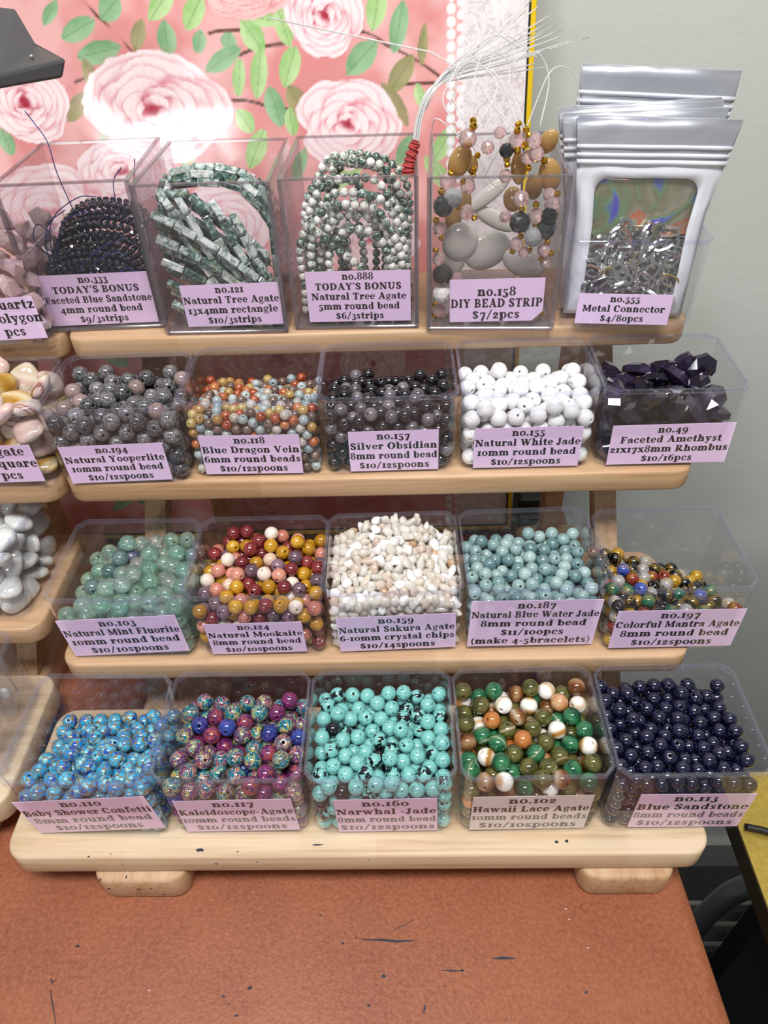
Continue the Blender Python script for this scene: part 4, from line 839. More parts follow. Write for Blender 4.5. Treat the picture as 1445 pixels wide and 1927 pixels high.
PACKS = {
    '110': [324,70,441,324,202,423,324,332,343,198,381,342,324,70,312,183,70,431,36,70,443,-165,70,376,-118,139,388,113,383,338,-251,70,383,-324,144,382,
324,70,165,254,124,428,237,70,362,260,546,269,324,606,272,280,404,342,108,275,361,50,606,249,-31,222,372,-172,318,338,-204,146,379,324,474,264,
63,70,341,198,606,268,106,107,408,-184,228,353,-36,70,388,-16,534,263,-324,70,336,-105,464,272,39,330,348,52,209,349,-324,224,324,324,70,62,
-324,606,214,-101,70,318,-135,606,218,-324,306,293,324,262,296,176,457,301,-33,322,297,129,525,270,-255,474,252,324,128,376,-250,70,288,-110,355,
288,-324,522,232,-180,532,229,179,222,343,-324,435,221,-223,606,212,179,302,309,-15,70,302,253,272,348,195,70,268,151,70,343,-184,396,297,277,70,
238,52,484,251,324,137,224,-182,70,226,-94,266,329,-46,606,224,107,70,265,324,142,62,324,176,303,-93,532,220,131,606,213,182,144,381,258,186,
366,25,135,386,191,543,209,-40,404,266,38,404,300,-247,264,304,324,384,271,-324,70,240,-254,387,247,324,310,223,324,544,210,0,70,217,254,338,
288,-86,70,231,111,228,286,324,172,144,-48,142,338,-162,261,276,324,489,140,324,222,219,-180,444,219,-255,532,182,34,546,192,30,263,288,324,420,
194,-121,184,311,324,606,148,262,606,208,-324,348,215,324,347,144,-175,115,302,111,420,256,-42,465,204,98,316,284,181,367,246,-324,143,291,250,
70,62,-244,175,307,324,258,140,138,70,139,247,422,261,-259,606,134,-324,261,216,-107,401,213,-238,70,157,-7,606,145,211,70,182,324,531,62,53,70,
146,-48,530,144,106,145,329,110,503,188,260,487,204,324,215,62,256,126,300,-324,172,210,-41,210,284,28,416,204,-180,182,247,-324,561,138,-176,
606,140,-324,393,139,-324,70,152,-111,303,216,29,340,243,-247,130,222,-30,272,224,-181,126,123,12,146,139,-171,314,136],
    '117': [99,76,418,-318,76,412,-142,76,385,318,76,356,-49,76,349,168,146,409,-252,160,408,238,230,406,-13,244,410,-91,162,382,-185,232,403,318,188,337,
84,229,398,-235,76,357,7,151,384,318,279,376,7,378,410,238,330,405,-170,393,388,152,393,406,-82,420,425,-318,234,408,157,76,339,242,436,407,240,
128,345,85,510,427,-251,306,404,318,378,380,-248,449,403,246,601,412,-318,378,404,-250,601,404,183,516,414,-170,505,395,-318,530,401,222,76,264,
318,601,346,-4,601,384,160,284,372,-76,533,389,2,474,386,-100,258,359,-154,601,380,-102,358,328,318,472,355,48,76,333,72,321,361,94,601,387,318,
76,166,-181,157,339,-163,76,288,-318,76,306,75,419,350,-71,76,251,124,76,247,-248,76,236,318,76,67,26,76,238,-187,312,331,-318,170,334,318,100,
261,72,516,328,239,523,334,-261,377,323,24,223,321,-20,308,334,188,205,324,-318,455,336,318,171,192,-240,542,326,101,160,329,318,245,257,180,601,
340,147,364,313,-318,298,332,-318,76,166,318,532,277,318,340,284,164,460,334,-44,159,295,318,161,67,-18,406,318,-245,233,324,318,251,67,251,601,
273,318,315,188,318,434,257,-318,601,331,-77,601,320,-175,76,170,318,601,200,318,341,67,318,407,162,318,519,67,205,254,233,113,251,289,-103,456,
334,-156,234,281,318,503,184,-61,247,254,250,139,136,-127,153,239,318,601,67,318,431,67,-200,386,246,242,288,315,-199,454,315,149,172,239,3,601,
262,-318,76,67,241,387,321,97,601,288,188,76,171,-224,175,237,247,170,256,165,533,269,-103,415,243,-285,435,245,238,390,67,-72,168,157,-79,76,
152,-318,200,157,-31,516,300,93,76,153,-318,526,268,-157,501,162],
    '160': [325,70,445,55,70,448,-133,70,413,-29,70,437,-274,70,424,222,126,433,184,70,379,-189,139,417,45,209,452,325,211,427,-82,131,443,192,243,413,143,
139,406,325,291,462,-271,266,450,-258,190,412,104,367,470,133,305,416,-12,341,414,-42,206,429,-325,334,458,-132,355,426,254,420,463,-214,328,439,
-325,136,412,-246,478,464,266,70,387,-92,475,427,-195,248,414,-208,70,371,-128,198,429,254,346,419,55,528,435,-25,548,455,325,608,447,38,608,463,
325,377,453,124,608,468,-268,396,442,-177,475,413,-169,608,454,258,543,436,-325,460,440,-254,608,456,-7,476,412,111,217,401,102,70,376,-306,540,
455,198,608,424,-325,70,355,119,452,446,-84,608,442,-91,272,410,200,480,437,325,464,440,-54,411,388,43,407,427,274,269,396,249,70,281,-134,546,
408,325,70,330,-66,70,359,325,70,60,-325,70,147,-242,70,292,-325,288,387,137,533,420,254,189,385,58,140,400,-325,70,268,52,282,406,212,411,387,
-140,70,321,158,70,297,20,70,368,71,70,296,-14,70,291,325,70,245,-325,70,60,-62,70,222,325,136,385,-168,70,241,190,332,359,-325,206,361,54,355,
360,-264,70,208,-25,139,382,-157,304,363,325,539,383,-199,397,391,-325,608,407,-77,337,358,191,70,218,-232,541,405,108,70,220,33,212,361,-18,279,
355,130,387,389,24,70,215,-266,129,350,-107,479,342,-119,140,365,153,464,359,175,190,348,124,608,382,-174,608,368,-56,536,376,-246,70,60,272,608,
380,325,210,341,325,104,135,-261,464,380,71,467,376,-264,347,370,-125,70,166,-325,406,376,269,70,183,-325,270,304,-251,266,353,325,325,359,325,
608,314,-13,608,393,139,265,340,111,139,326,-192,456,329,230,127,334,199,608,339,-212,192,338,-91,608,348,-257,608,356,25,532,355,222,257,332,
-325,153,292,-33,494,306,-182,272,288,249,202,276,-325,530,372,325,409,374,181,397,301,254,326,303,122,337,307,175,150,271,2,413,322,51,608,338,
-193,362,312,-128,400,346,-213,70,139,273,538,315,-52,204,335,-162,144,290,90,210,280,205,530,368,-135,223,347,306,142,292,-118,135,216,-244,149,
269,-32,339,286,268,474,377,109,535,338,-256,231,275,216,476,302],
    '102': [141,76,445,42,76,450,-250,76,439,-153,76,437,286,76,411,318,160,452,-318,145,440,-40,76,360,-157,173,459,-14,156,429,318,258,451,-158,298,435,
-318,319,423,-22,311,445,-318,76,368,-318,415,450,266,439,456,-173,436,443,318,357,449,37,236,427,162,225,413,-100,513,469,-80,232,440,234,292,
416,-227,515,471,210,519,472,175,370,434,-225,230,415,-28,447,452,-96,375,438,104,305,425,318,601,496,61,601,498,-318,601,484,-144,601,480,212,
140,424,-231,361,412,43,381,437,112,451,433,154,601,466,44,521,443,-17,601,441,92,156,419,318,522,440,-234,76,316,186,76,356,26,76,287,240,76,
262,-137,76,339,318,76,318,-318,504,408,-318,227,388,-100,155,381,-318,76,268,88,76,362,142,76,267,-70,76,266,154,539,391,-225,601,422,246,601,
429,-318,601,387,-165,76,245,256,378,376,199,453,387,-318,76,167,-242,450,373,-318,76,67,-198,147,372,318,76,201,229,234,335,-165,525,393,-102,
450,376,-318,299,322,318,206,365,68,76,200,-221,301,333,164,305,346,252,143,333,76,601,397,30,454,372,-40,522,390,-318,392,355,-86,302,370,26,
306,359,318,453,371,96,375,355,-318,164,228,-318,329,172,92,235,344,-217,76,163,-250,542,346,-161,379,346,-318,234,162,318,304,364,-101,601,390,
-267,238,267,-318,163,67,30,157,342,318,76,67,-19,76,157,-318,373,258,-46,219,331,254,528,366,-318,480,311,-318,584,291,-34,383,350,120,466,336,
-318,342,67,-318,601,166,318,601,361,155,162,328,-290,159,323,-318,432,171,-318,426,67,-14,152,240,-318,517,219,190,76,179,181,394,307,135,601,
317,-318,513,67,-318,601,67,-318,258,67,318,254,278,-38,305,286,-178,601,329,-117,76,160,249,322,297,-254,444,246,57,539,322,-102,546,308,-38,
474,304,-170,471,309,-16,601,339,-136,307,285,-75,228,236,-173,232,237,-25,251,153,-70,162,158,-236,453,67,-262,158,146,318,352,237,-167,160,169,
318,460,212,-168,336,155,-225,150,250],
    '113': [-328,66,409,-328,140,463,-328,232,474,-328,361,452,-260,197,459,-263,447,502,-202,399,486,-328,505,502,-264,283,465,-196,548,501,158,66,429,-263,
66,452,-328,440,457,241,66,404,-126,66,405,-53,66,433,27,66,412,328,66,384,328,159,464,-328,611,485,-201,132,449,138,166,452,-62,184,456,-9,128,
444,-165,218,452,76,128,423,328,237,462,-89,255,459,-107,611,475,-152,299,472,30,333,466,328,326,466,205,130,434,-245,66,136,10,264,438,-52,418,
467,138,245,438,-262,401,437,99,66,378,259,349,435,-128,151,430,205,207,448,-101,478,460,168,394,444,105,555,491,257,428,435,138,323,430,47,411,
464,-272,558,488,162,472,438,328,405,457,-328,66,314,280,133,407,49,611,492,328,611,471,-29,611,488,187,544,455,-328,66,57,-202,66,404,-48,537,
465,79,488,462,-192,349,427,306,491,435,2,476,461,-149,535,438,-45,318,445,261,566,440,78,278,402,159,611,487,26,190,422,-269,134,411,-328,66,
236,39,553,442,-328,66,158,206,282,421,268,235,412,232,498,410,-109,359,445,-249,66,57,-266,66,359,328,66,304,-328,128,360,-133,66,259,-256,66,
280,-198,273,406,144,129,383,108,66,288,-104,66,330,-30,66,357,180,66,353,200,66,275,-328,289,420,39,66,327,-328,214,278,-44,66,277,-192,66,326,
256,66,328,94,202,389,-76,121,381,328,577,403,-191,66,208,-328,193,405,-148,421,428,-184,611,457,68,66,217,-9,377,415,273,66,251,101,435,408,
-203,475,436,-328,611,284,-328,255,345,-328,494,382,198,352,384,147,66,221,-328,334,355,-328,556,430,328,134,343,-328,198,150,-328,135,275,-328,
133,195,-328,611,373,74,362,408,-151,124,359,-328,538,311,-223,550,425,-328,405,387,-118,217,388,-39,187,380,-212,190,396,-328,127,117,-328,446,
322,328,283,400,264,312,366,-10,66,207,328,193,394,-328,378,287,-328,304,266,-265,331,402,-328,258,202,328,359,392,-278,497,442,-204,407,375,-40,
611,410,136,389,356,328,66,197,-328,554,231,122,537,416,-328,280,128,-328,482,254,24,440,394,36,611,388,-96,66,190,-328,611,179,-328,172,57,197,
611,417,102,611,432,-45,480,398,-53,262,389,272,189,339,328,436,383,-270,244,396,-78,410,392,264,391,362,-84,547,396,-123,479,383,-123,295,398,
-262,96,207,-174,66,57,19,320,370,17,132,370,-272,611,428,328,244,334,-328,414,217,-130,611,400,-328,479,134,143,476,355,-8,547,379,219,91,203,
-328,400,140,-328,241,57,-266,451,378,150,277,366,-60,337,370,-328,338,194,263,611,376,219,133,356,-78,611,341,18,240,362,328,611,333,-328,313,
57,-270,382,341,200,431,381,259,66,140,267,467,347,93,326,341,222,249,351,22,107,265,84,128,331,185,545,368,328,320,323,-328,555,124,172,201,
380,-18,400,340,-138,366,371,-154,548,362,202,471,304,143,611,361,-74,456,328,-41,66,133,269,275,296,85,252,327,59,506,382,-85,126,251,328,512,
361,-34,133,313,222,133,128,201,190,305,33,132,191,328,552,284,-61,534,320,-233,240,327],
    '103': [318,76,389,164,118,372,318,240,377,-15,223,416,318,332,413,235,187,371,-1,76,374,119,295,360,70,145,359,52,76,290,-67,542,443,17,317,405,80,
477,416,-104,76,407,240,76,330,-96,448,404,278,601,409,-318,76,324,86,384,382,241,482,413,318,76,271,-121,222,387,178,601,405,318,512,359,152,
76,282,-192,76,347,237,383,397,80,601,388,-18,601,380,-234,601,310,234,286,359,-158,392,350,-236,290,322,-143,76,261,-47,76,286,46,236,333,-242,
434,318,165,441,366,-318,585,264,318,309,216,-254,150,320,-68,354,368,3,433,360,318,76,67,318,76,172,318,154,329,-318,309,255,-318,413,259,-24,
166,335,-62,520,344,318,601,317,134,529,351,-242,76,254,318,169,67,318,411,346,143,205,328,318,526,250,318,318,314,182,357,319,318,164,229,318,
426,246,50,337,301,-118,139,332,-178,211,306,232,76,222,318,358,67,318,601,166,85,449,308,318,229,157,-138,299,324,-118,601,361,-154,490,330,
-318,138,246,-49,262,332,20,159,246,318,495,154,318,266,67,-97,253,246,213,156,279,-243,521,250,230,560,332,-268,223,248,121,161,242,35,526,343,
250,468,304,-235,365,249,318,447,67,276,233,286,124,350,236,95,76,201,-44,340,272,-79,430,305,295,386,158,-2,76,197,-318,76,168,-51,601,286,-87,
155,239,170,433,260,52,253,163,-190,280,236,-195,160,223],
    '124': [138,69,378,223,69,368,326,69,355,54,69,386,-30,69,370,-116,69,380,-326,69,344,145,208,383,326,190,350,55,208,390,-27,193,372,229,210,361,326,
69,225,-190,69,338,-177,136,388,-262,346,390,-132,210,388,24,280,422,-209,404,420,-265,69,282,172,340,394,326,69,60,-82,471,438,108,280,408,-135,
292,410,326,273,365,-56,322,408,39,493,442,326,379,362,192,538,426,113,457,420,-119,608,457,189,421,412,-249,209,370,-326,220,334,-204,608,445,
-326,303,353,326,608,368,239,352,343,255,535,370,8,69,285,-326,534,342,-205,539,395,36,574,468,-129,402,392,264,69,294,-247,133,334,-42,547,432,
91,608,412,-76,69,298,37,425,392,252,435,355,174,69,298,-208,69,219,90,69,308,-326,69,223,91,363,402,326,536,323,-74,259,356,-45,404,385,-123,
69,210,126,69,227,207,69,206,248,69,133,-104,145,344,-21,485,381,-38,69,210,-187,264,350,46,69,210,254,198,278,177,275,342,326,98,144,257,276,
314,50,140,340,-120,537,400,-326,386,337,326,453,320,-185,349,355,94,232,320,-244,608,367,128,545,369,134,138,330,218,136,318,171,204,298,-326,
608,300,-255,355,306,-326,69,137,-148,109,281,-326,132,287,-180,464,363,-160,608,372,184,608,379,252,608,325,326,183,138,263,107,60,326,479,239,
-254,427,351,326,127,292,326,240,282,326,177,223,11,262,340,-28,138,309,-98,470,350,-256,557,301,326,266,136,250,147,136,326,608,282,326,149,60,
186,486,357,326,324,297,15,343,367,326,399,212,326,315,212,-60,212,284,-157,536,322,-326,535,258,-76,608,383,326,559,215,326,349,134,25,200,284,
326,517,143,-34,375,306,-126,267,290,283,394,284,174,342,290,326,228,60,89,470,341,-103,336,338,50,608,324,326,434,136,44,536,368,326,309,60,
-326,258,258,-262,272,313,103,316,330,-269,124,195,-190,133,165,145,403,343,326,390,60,326,538,60,7,608,397,326,466,60,204,421,286,326,608,60,
-326,453,283,-269,195,279,326,608,146,-326,106,60,258,608,205,258,494,289,-326,151,138,31,323,284,148,483,282,-181,185,319,-48,296,286,197,551,
294,124,404,260,175,183,132],
    '159': [300,54,340,-51,54,375,231,54,366,59,54,391,175,54,361,-293,54,347,109,54,359,-105,54,364,-160,54,352,4,54,384,-240,54,359,91,173,399,-187,108,
380,-340,104,350,36,176,408,143,188,406,-24,101,396,143,96,372,57,139,374,-22,188,401,-131,180,395,104,222,422,-68,321,453,-81,99,386,79,307,
444,290,173,371,17,320,454,-340,54,318,293,315,392,-13,399,472,-268,224,389,-109,297,424,340,158,364,160,339,401,-135,99,375,86,408,458,-199,168,
381,-168,274,423,-26,300,425,91,499,482,219,149,388,-174,406,446,202,100,373,-77,190,392,216,241,399,216,335,401,340,54,295,-340,178,354,340,90,
336,340,308,364,-90,417,453,-29,530,497,-230,54,292,247,484,422,-251,177,368,302,125,347,191,378,425,-297,324,386,165,425,439,-91,241,402,-149,
365,412,-340,298,366,-204,369,420,196,511,451,-166,502,437,26,531,492,107,592,501,-157,227,397,10,448,486,14,623,504,-235,268,392,-157,593,480,
258,54,305,165,146,376,-252,577,434,16,226,414,-256,355,405,-269,100,359,-285,54,283,-97,623,502,85,54,304,-340,496,378,-41,623,502,-102,575,475,
-35,246,402,-214,318,403,-340,248,348,23,278,419,112,139,363,-221,475,431,120,466,448,33,417,447,-298,578,403,291,368,397,265,253,375,142,516,
459,152,623,490,141,54,313,340,361,374,-92,472,462,340,213,360,-176,54,299,-44,444,467,39,54,336,340,623,364,-299,144,348,304,542,385,192,194,
385,20,54,284,-15,54,332,204,54,313,240,580,423,-300,211,346,295,423,397,-122,54,311,65,623,484,245,202,374,-117,527,450,-340,54,263,-340,352,
371,-20,357,435,-214,220,371,-69,54,322,-340,576,368,-166,560,437,-259,450,399,-226,131,351,-34,54,280,-221,420,422,-203,84,334,251,146,343,261,
92,344,139,270,389,2,145,374,295,54,264,191,566,445,76,553,478,-88,54,269,-62,518,454,42,488,460,248,396,379,105,364,414,196,287,380,296,477,
388,255,343,362,172,54,268,-130,418,416,-94,375,418,111,317,390,-254,546,390,125,568,456,340,416,365,115,424,415,118,54,260,250,450,378,-340,54,
188,-304,536,369,-340,457,340,-52,144,376,-211,530,421,-187,623,444,-288,486,376,86,267,397,-340,54,45,226,54,262,340,470,357,-284,273,368,-107,
144,361,-43,406,426,294,287,345,-69,618,455,-130,272,380,340,523,349,-296,380,376,52,354,427,156,400,390,157,623,434,64,54,252,-141,54,256,-123,
476,413,295,592,366,-66,286,383,172,475,415,209,623,419,-185,267,371,-205,587,407,-14,490,461,57,312,394,30,582,470,64,218,384,340,577,338,-293,
431,355,205,424,399,340,261,333,212,489,379,-167,200,350,-340,402,348,220,534,406,296,233,334,340,54,237,258,623,392,66,402,405,-161,145,349,
-196,54,248,-250,316,361,-26,577,469,173,239,362,-250,54,240,70,453,428,12,98,353,-247,623,404,70,92,354,-59,337,400,-248,404,373,-340,94,98,
340,137,308,-114,216,360,-161,316,389,41,265,368,14,388,405,-3,623,450,-123,623,450,-320,54,94,94,524,433,340,54,149,-174,450,414,-340,623,341,
165,531,410,-269,176,316,-301,96,314,244,568,369,156,190,343,40,538,438,-58,573,424,-115,575,422,152,309,354,-296,623,373,-340,104,279,-152,623,
402,-152,99,321,-9,286,374,114,98,325,-58,228,356,340,54,45,-176,404,382,-340,522,330,21,141,321,241,292,345,264,193,322,119,214,311,-340,109,
45,260,54,221,-299,312,333,-15,537,432,-302,54,225,340,310,308,-2,232,362,1,54,231,-53,54,228,64,537,388,-44,99,344,76,136,322,-138,531,398,
-299,488,322,173,96,326,340,100,268,-340,144,313,-74,451,414,-126,179,322,33,184,354,202,328,345,-21,185,345,199,139,335,-196,315,347,-292,98,
252,-178,495,384,7,335,393,-268,359,334,-111,334,383,259,514,372,148,361,352,-258,136,236,-225,99,259,-207,405,336,-164,357,354,-280,577,344,-232,
496,382,-96,623,401,190,371,317,31,442,390,-185,282,306,92,100,273],
    '187': [-182,66,387,59,66,389,264,66,380,-261,66,368,-19,66,381,-98,66,386,-328,133,371,136,66,363,265,244,362,144,193,365,7,193,361,-257,196,361,328,
128,377,190,130,370,-328,270,355,102,304,365,-24,265,371,-252,272,378,-97,280,343,-41,484,360,-99,400,356,328,458,341,29,410,362,53,611,369,-67,
206,338,-242,556,368,177,405,343,-215,359,369,124,611,336,-168,542,348,128,479,349,-189,145,375,303,359,340,262,569,346,198,611,363,191,536,343,
328,611,350,192,268,350,-124,476,352,-328,556,323,103,383,356,-283,495,346,-291,338,360,328,285,342,-328,66,327,31,333,344,-293,417,348,225,343,
336,49,488,354,263,496,317,-182,221,357,328,66,330,-90,544,346,207,66,326,253,418,325,-48,342,339,328,200,343,46,256,335,-181,296,336,-13,556,
341,81,187,320,-175,419,338,328,539,316,-328,490,282,-208,524,282,-139,355,306,-328,411,280,-35,418,316,-142,611,320,-272,611,322,-110,136,338,
262,130,334,125,250,313,150,337,312,-139,66,320,-328,196,327,-64,66,315,-64,611,317,214,193,328,-32,135,329,-274,134,317,46,124,340,-208,94,318,
58,555,313,89,66,299,11,66,302,-238,450,300,-134,204,296,-328,138,262,190,471,301,134,128,315,-328,204,219,-205,171,301,-328,334,290,328,243,278,
-260,289,300,-328,257,277,-328,611,187,-328,370,214,0,496,293,-133,281,273,-328,291,206,-328,263,128,-328,611,57,168,611,270,-328,153,57,-328,611,
266,-98,411,267,-328,185,128,132,544,291,-328,533,215,-328,451,213,-328,420,126,-328,341,126,-328,498,127,77,490,276,-328,130,184,-328,228,57,88,
611,266,-207,611,275,261,287,296,37,426,285,-328,380,57,-328,457,57,-328,304,57,140,188,266,-328,532,57,246,611,280,328,405,282,9,611,286,-130,
544,278,-35,278,294,-77,483,289,265,244,232,328,482,262,-153,468,275,205,539,262,-268,66,277,199,401,268,265,363,263,114,298,254,77,360,285,328,
351,198,205,130,279,-9,197,283,68,133,264,193,247,274],
    '197': [-328,66,338,-328,206,328,-254,66,266,-256,115,326,-146,238,288,-328,475,288,-159,354,250,-177,66,268,328,66,290,-328,66,57,-22,66,280,-144,121,
314,56,66,286,-100,66,275,-208,545,230,162,66,270,-199,418,263,-328,356,295,-9,190,280,-328,66,259,260,66,255,111,125,288,-260,306,282,212,238,
212,-328,66,180,54,351,197,17,611,129,-328,611,224,-60,611,128,-220,241,267,-62,412,192,130,413,156,208,314,189,274,190,223,56,545,126,91,254,
210,-252,611,203,328,342,132,-328,134,299,-21,544,127,211,124,249,-24,343,191,-328,276,290,328,539,57,328,134,248,92,477,130,200,423,123,-173,
611,205,192,611,57,16,477,128,-266,181,286,-173,190,232,45,134,247,-41,133,243,164,488,124,-64,275,204,-328,470,193,-328,208,249,-114,488,183,
-257,446,218,-328,535,238,-328,122,127,-328,136,220,-328,401,230,100,66,219,-328,324,213,271,497,57,-328,159,57,230,549,57,328,462,57,262,380,
130,-100,345,201,-328,562,165,-219,131,245,-269,518,191,-259,370,242,-98,211,232,123,611,57,-136,417,210,15,274,195,-328,348,126,-136,611,130,23,
66,214,-34,198,195,137,292,164,112,179,229,328,66,208,42,197,201,-55,66,205,153,118,198,178,347,124,-328,269,129,-172,547,160,-328,237,57,-328,
426,127,211,66,192,-119,134,239,-143,281,218,-328,203,171,56,410,129,-216,311,217,-277,66,117,99,347,127,-212,66,198,-133,66,202,-202,384,191,
271,117,196,212,166,182,-268,114,180,262,303,132,328,262,136,328,187,164,-311,501,123,-99,544,129,160,544,57,-60,477,126],
    '194': [318,76,410,147,76,402,318,76,303,234,76,356,318,76,166,253,299,430,1,366,430,70,76,334,246,148,424,318,515,421,163,76,287,318,312,356,74,141,
420,-153,76,392,0,76,405,-318,76,409,104,530,428,56,446,412,164,206,417,318,76,67,-169,240,419,-242,76,348,-83,318,407,-71,76,336,232,601,422,
240,458,406,-318,252,397,-318,76,284,-161,76,292,318,423,358,-219,154,405,-2,76,265,-318,431,408,247,76,235,-318,601,431,-76,154,395,-157,601,
436,-7,520,422,-237,545,420,85,267,404,-186,462,399,-90,421,418,-106,519,413,-238,310,405,127,454,342,6,209,396,84,119,245,318,149,234,318,160,
356,-318,523,369,-238,76,226,318,211,156,-163,368,376,235,76,67,318,167,67,318,515,322,318,235,286,183,531,370,-90,76,222,318,601,372,-318,157,
350,318,601,273,318,430,259,113,601,359,318,307,153,318,258,67,-151,181,337,131,153,340,174,294,370,318,521,222,318,331,249,245,226,364,68,374,
348,22,170,304,-318,344,359,54,522,342,248,149,153,5,300,355,237,369,363,-74,156,279,176,149,221,-1,601,364,171,225,289,240,154,295,-21,418,346,
-220,601,339,-231,152,288,-154,280,329,233,601,322,-248,514,300,200,154,67,-318,601,306,-157,149,225,-100,601,356,318,406,67,96,288,307,-31,189,
197,-318,176,252,-318,195,156,-116,435,321,-68,235,337,-81,344,313,-237,231,345,236,462,307,83,217,240],
    '118': [-288,56,393,58,59,394,-187,56,384,196,56,405,298,56,368,-2,92,402,-44,56,382,142,56,382,-141,56,345,-89,56,315,338,56,320,241,56,367,294,108,
399,223,56,281,10,56,358,-240,56,360,-338,56,364,338,303,367,44,56,310,139,56,310,94,56,348,-153,56,282,-96,78,378,189,56,340,-30,56,314,338,
56,219,-306,160,391,338,56,120,338,56,47,338,96,364,-196,56,322,-249,56,296,274,56,316,-23,233,371,308,56,269,338,150,387,247,342,365,-338,56,
303,306,56,170,-149,106,377,-210,159,379,103,99,389,285,56,47,101,274,370,-291,56,334,230,621,327,150,150,381,-338,110,388,-115,174,377,189,348,
362,113,597,312,-254,583,328,-94,303,361,244,496,333,-338,621,322,-298,56,264,1,56,262,292,526,326,338,621,298,-288,220,382,-76,359,359,166,621,
319,89,434,347,274,56,220,58,575,318,-289,493,342,63,168,377,281,56,117,-184,408,355,-262,173,355,-58,63,265,-160,210,370,-235,301,364,53,379,
361,-48,574,314,46,297,368,-193,514,334,-138,493,336,-213,360,350,164,284,363,58,71,256,114,56,257,-338,56,222,-13,290,367,173,56,251,-76,214,
362,194,187,362,20,621,319,-294,332,362,294,245,356,-338,56,148,65,227,369,249,206,357,-338,56,47,196,429,347,-155,357,338,-73,132,370,-35,400,
350,143,407,343,-217,216,374,338,361,362,150,227,364,235,293,340,-295,390,353,199,531,326,-141,435,324,237,150,345,-338,510,315,292,420,334,-219,
621,310,-207,82,269,-88,465,328,-83,621,302,6,561,297,338,136,101,-78,522,317,290,359,328,-164,621,296,1,353,350,205,244,348,-282,439,325,338,
453,319,-298,274,365,19,422,340,338,522,292,-145,298,333,-249,56,236,91,89,301,-189,264,352,11,140,366,47,472,328,-236,487,302,-207,105,362,-108,
94,273,338,148,237,-296,546,321,338,265,322,90,329,350,16,195,349,-30,455,330,-147,547,316,338,289,268,303,574,299,181,95,294,247,56,163,-283,
111,352,338,112,47,199,111,370,-251,541,286,338,165,152,-120,247,347,338,329,312,158,467,322,-338,310,328,338,180,286,338,103,283,22,252,337,
-338,369,320,338,107,186,99,548,284,-338,200,362,-119,104,200,-28,621,285,141,348,329,338,141,328,-110,109,331,338,205,349,338,194,100,104,237,
324,231,95,324,338,196,203,148,520,300,-252,248,342,338,256,202,264,94,274,338,224,151,308,91,84,338,352,258,338,391,311,-141,56,223,338,168,47,
-338,427,309,94,383,321,291,299,327,8,100,300,-60,119,300,338,253,99,50,99,350,338,621,231,338,411,256,338,567,255,338,470,262,-196,56,217,338,
621,173,-38,172,347,-288,621,297,338,315,210,242,444,312,338,224,47,338,228,253,338,340,47,218,140,198,338,374,203,338,548,200,-59,265,338,-338,
94,102,296,141,284,-28,102,348,-338,570,291,338,311,99,338,282,47,338,490,206,186,382,313,338,432,202,338,284,150,-202,565,307,146,102,346,338,
428,98,143,104,243,235,621,270,338,342,154,-44,321,326,-338,98,263,288,111,335,305,102,233,338,369,99,305,106,140,338,398,47,-87,56,215,338,458,
150,338,400,150,338,515,152,264,104,190,338,572,146,69,621,286,149,573,274,-338,115,47,-100,568,286,261,140,237,338,542,98,-231,105,206,259,104,
47,231,399,278,-191,226,308,338,514,47],
    '157': [-99,66,384,93,66,373,15,66,365,222,66,339,328,66,336,-328,66,380,328,133,382,-254,66,328,-166,66,340,130,66,289,-270,117,387,-34,66,303,217,
136,376,-258,301,371,153,247,366,52,66,296,-328,66,300,-274,66,240,-328,66,183,328,66,208,-328,66,57,-276,66,124,328,416,357,280,66,271,195,586,
338,266,544,324,274,364,334,-118,253,375,328,66,128,-159,191,347,-122,66,274,-40,484,350,328,611,327,8,300,366,146,118,347,97,303,365,-123,611,
341,-43,118,363,-202,66,269,-328,240,342,0,184,362,-197,397,355,54,240,352,-183,312,349,328,241,365,204,66,262,124,556,317,45,551,313,159,400,
357,-202,611,333,-218,244,332,-271,577,317,276,122,325,-104,404,344,-328,318,344,-328,469,322,-82,186,359,-38,360,347,-117,482,340,-205,132,322,
172,323,353,-195,475,346,294,66,57,86,427,340,111,186,338,211,442,315,229,280,318,47,362,350,-264,427,326,-233,66,57,-48,253,338,-328,611,275,
56,130,344,-69,124,264,5,66,232,-163,544,323,4,424,327,248,194,331,328,122,264,-257,501,306,4,611,282,204,136,298,-106,322,338,-328,390,315,
-328,145,57,-114,122,329,216,560,265,328,118,57,-236,133,126,85,66,223,-266,181,330,-71,66,212,183,220,297,205,367,295,-328,122,249,-278,281,296,
328,496,312,-328,122,128,328,307,322,328,180,318,328,486,232,152,165,249,293,244,290,-72,611,267,275,316,264,-328,134,337,82,611,277,328,218,129,
-270,120,57,159,611,273,-328,256,127,8,128,280,-178,499,258,-216,99,198,-328,192,282,87,130,271,-284,126,188,286,432,295,248,491,264,-32,128,194,
112,254,300,-251,139,259,-128,440,275,-36,547,302,328,142,132,-163,129,249,-38,189,294,270,611,276,-288,190,121,271,392,230],
    '155': [-246,76,394,138,76,398,234,76,367,-70,76,333,53,76,345,-318,76,328,-170,76,330,318,76,318,-12,148,369,-318,177,376,159,76,302,-318,413,337,318,
162,368,73,313,392,-122,527,386,318,353,392,-23,299,381,-234,228,385,-158,169,363,-318,76,230,137,242,370,-74,221,350,-318,76,67,318,517,375,157,
365,384,158,601,330,232,428,374,-219,422,339,-221,601,331,-139,363,340,22,601,321,-318,601,322,318,260,355,224,296,356,41,229,348,189,160,381,
235,114,256,-286,507,332,78,76,249,-21,76,246,-219,76,241,-50,535,317,-120,76,244,318,76,219,91,532,311,-104,453,321,19,466,320,-184,511,311,
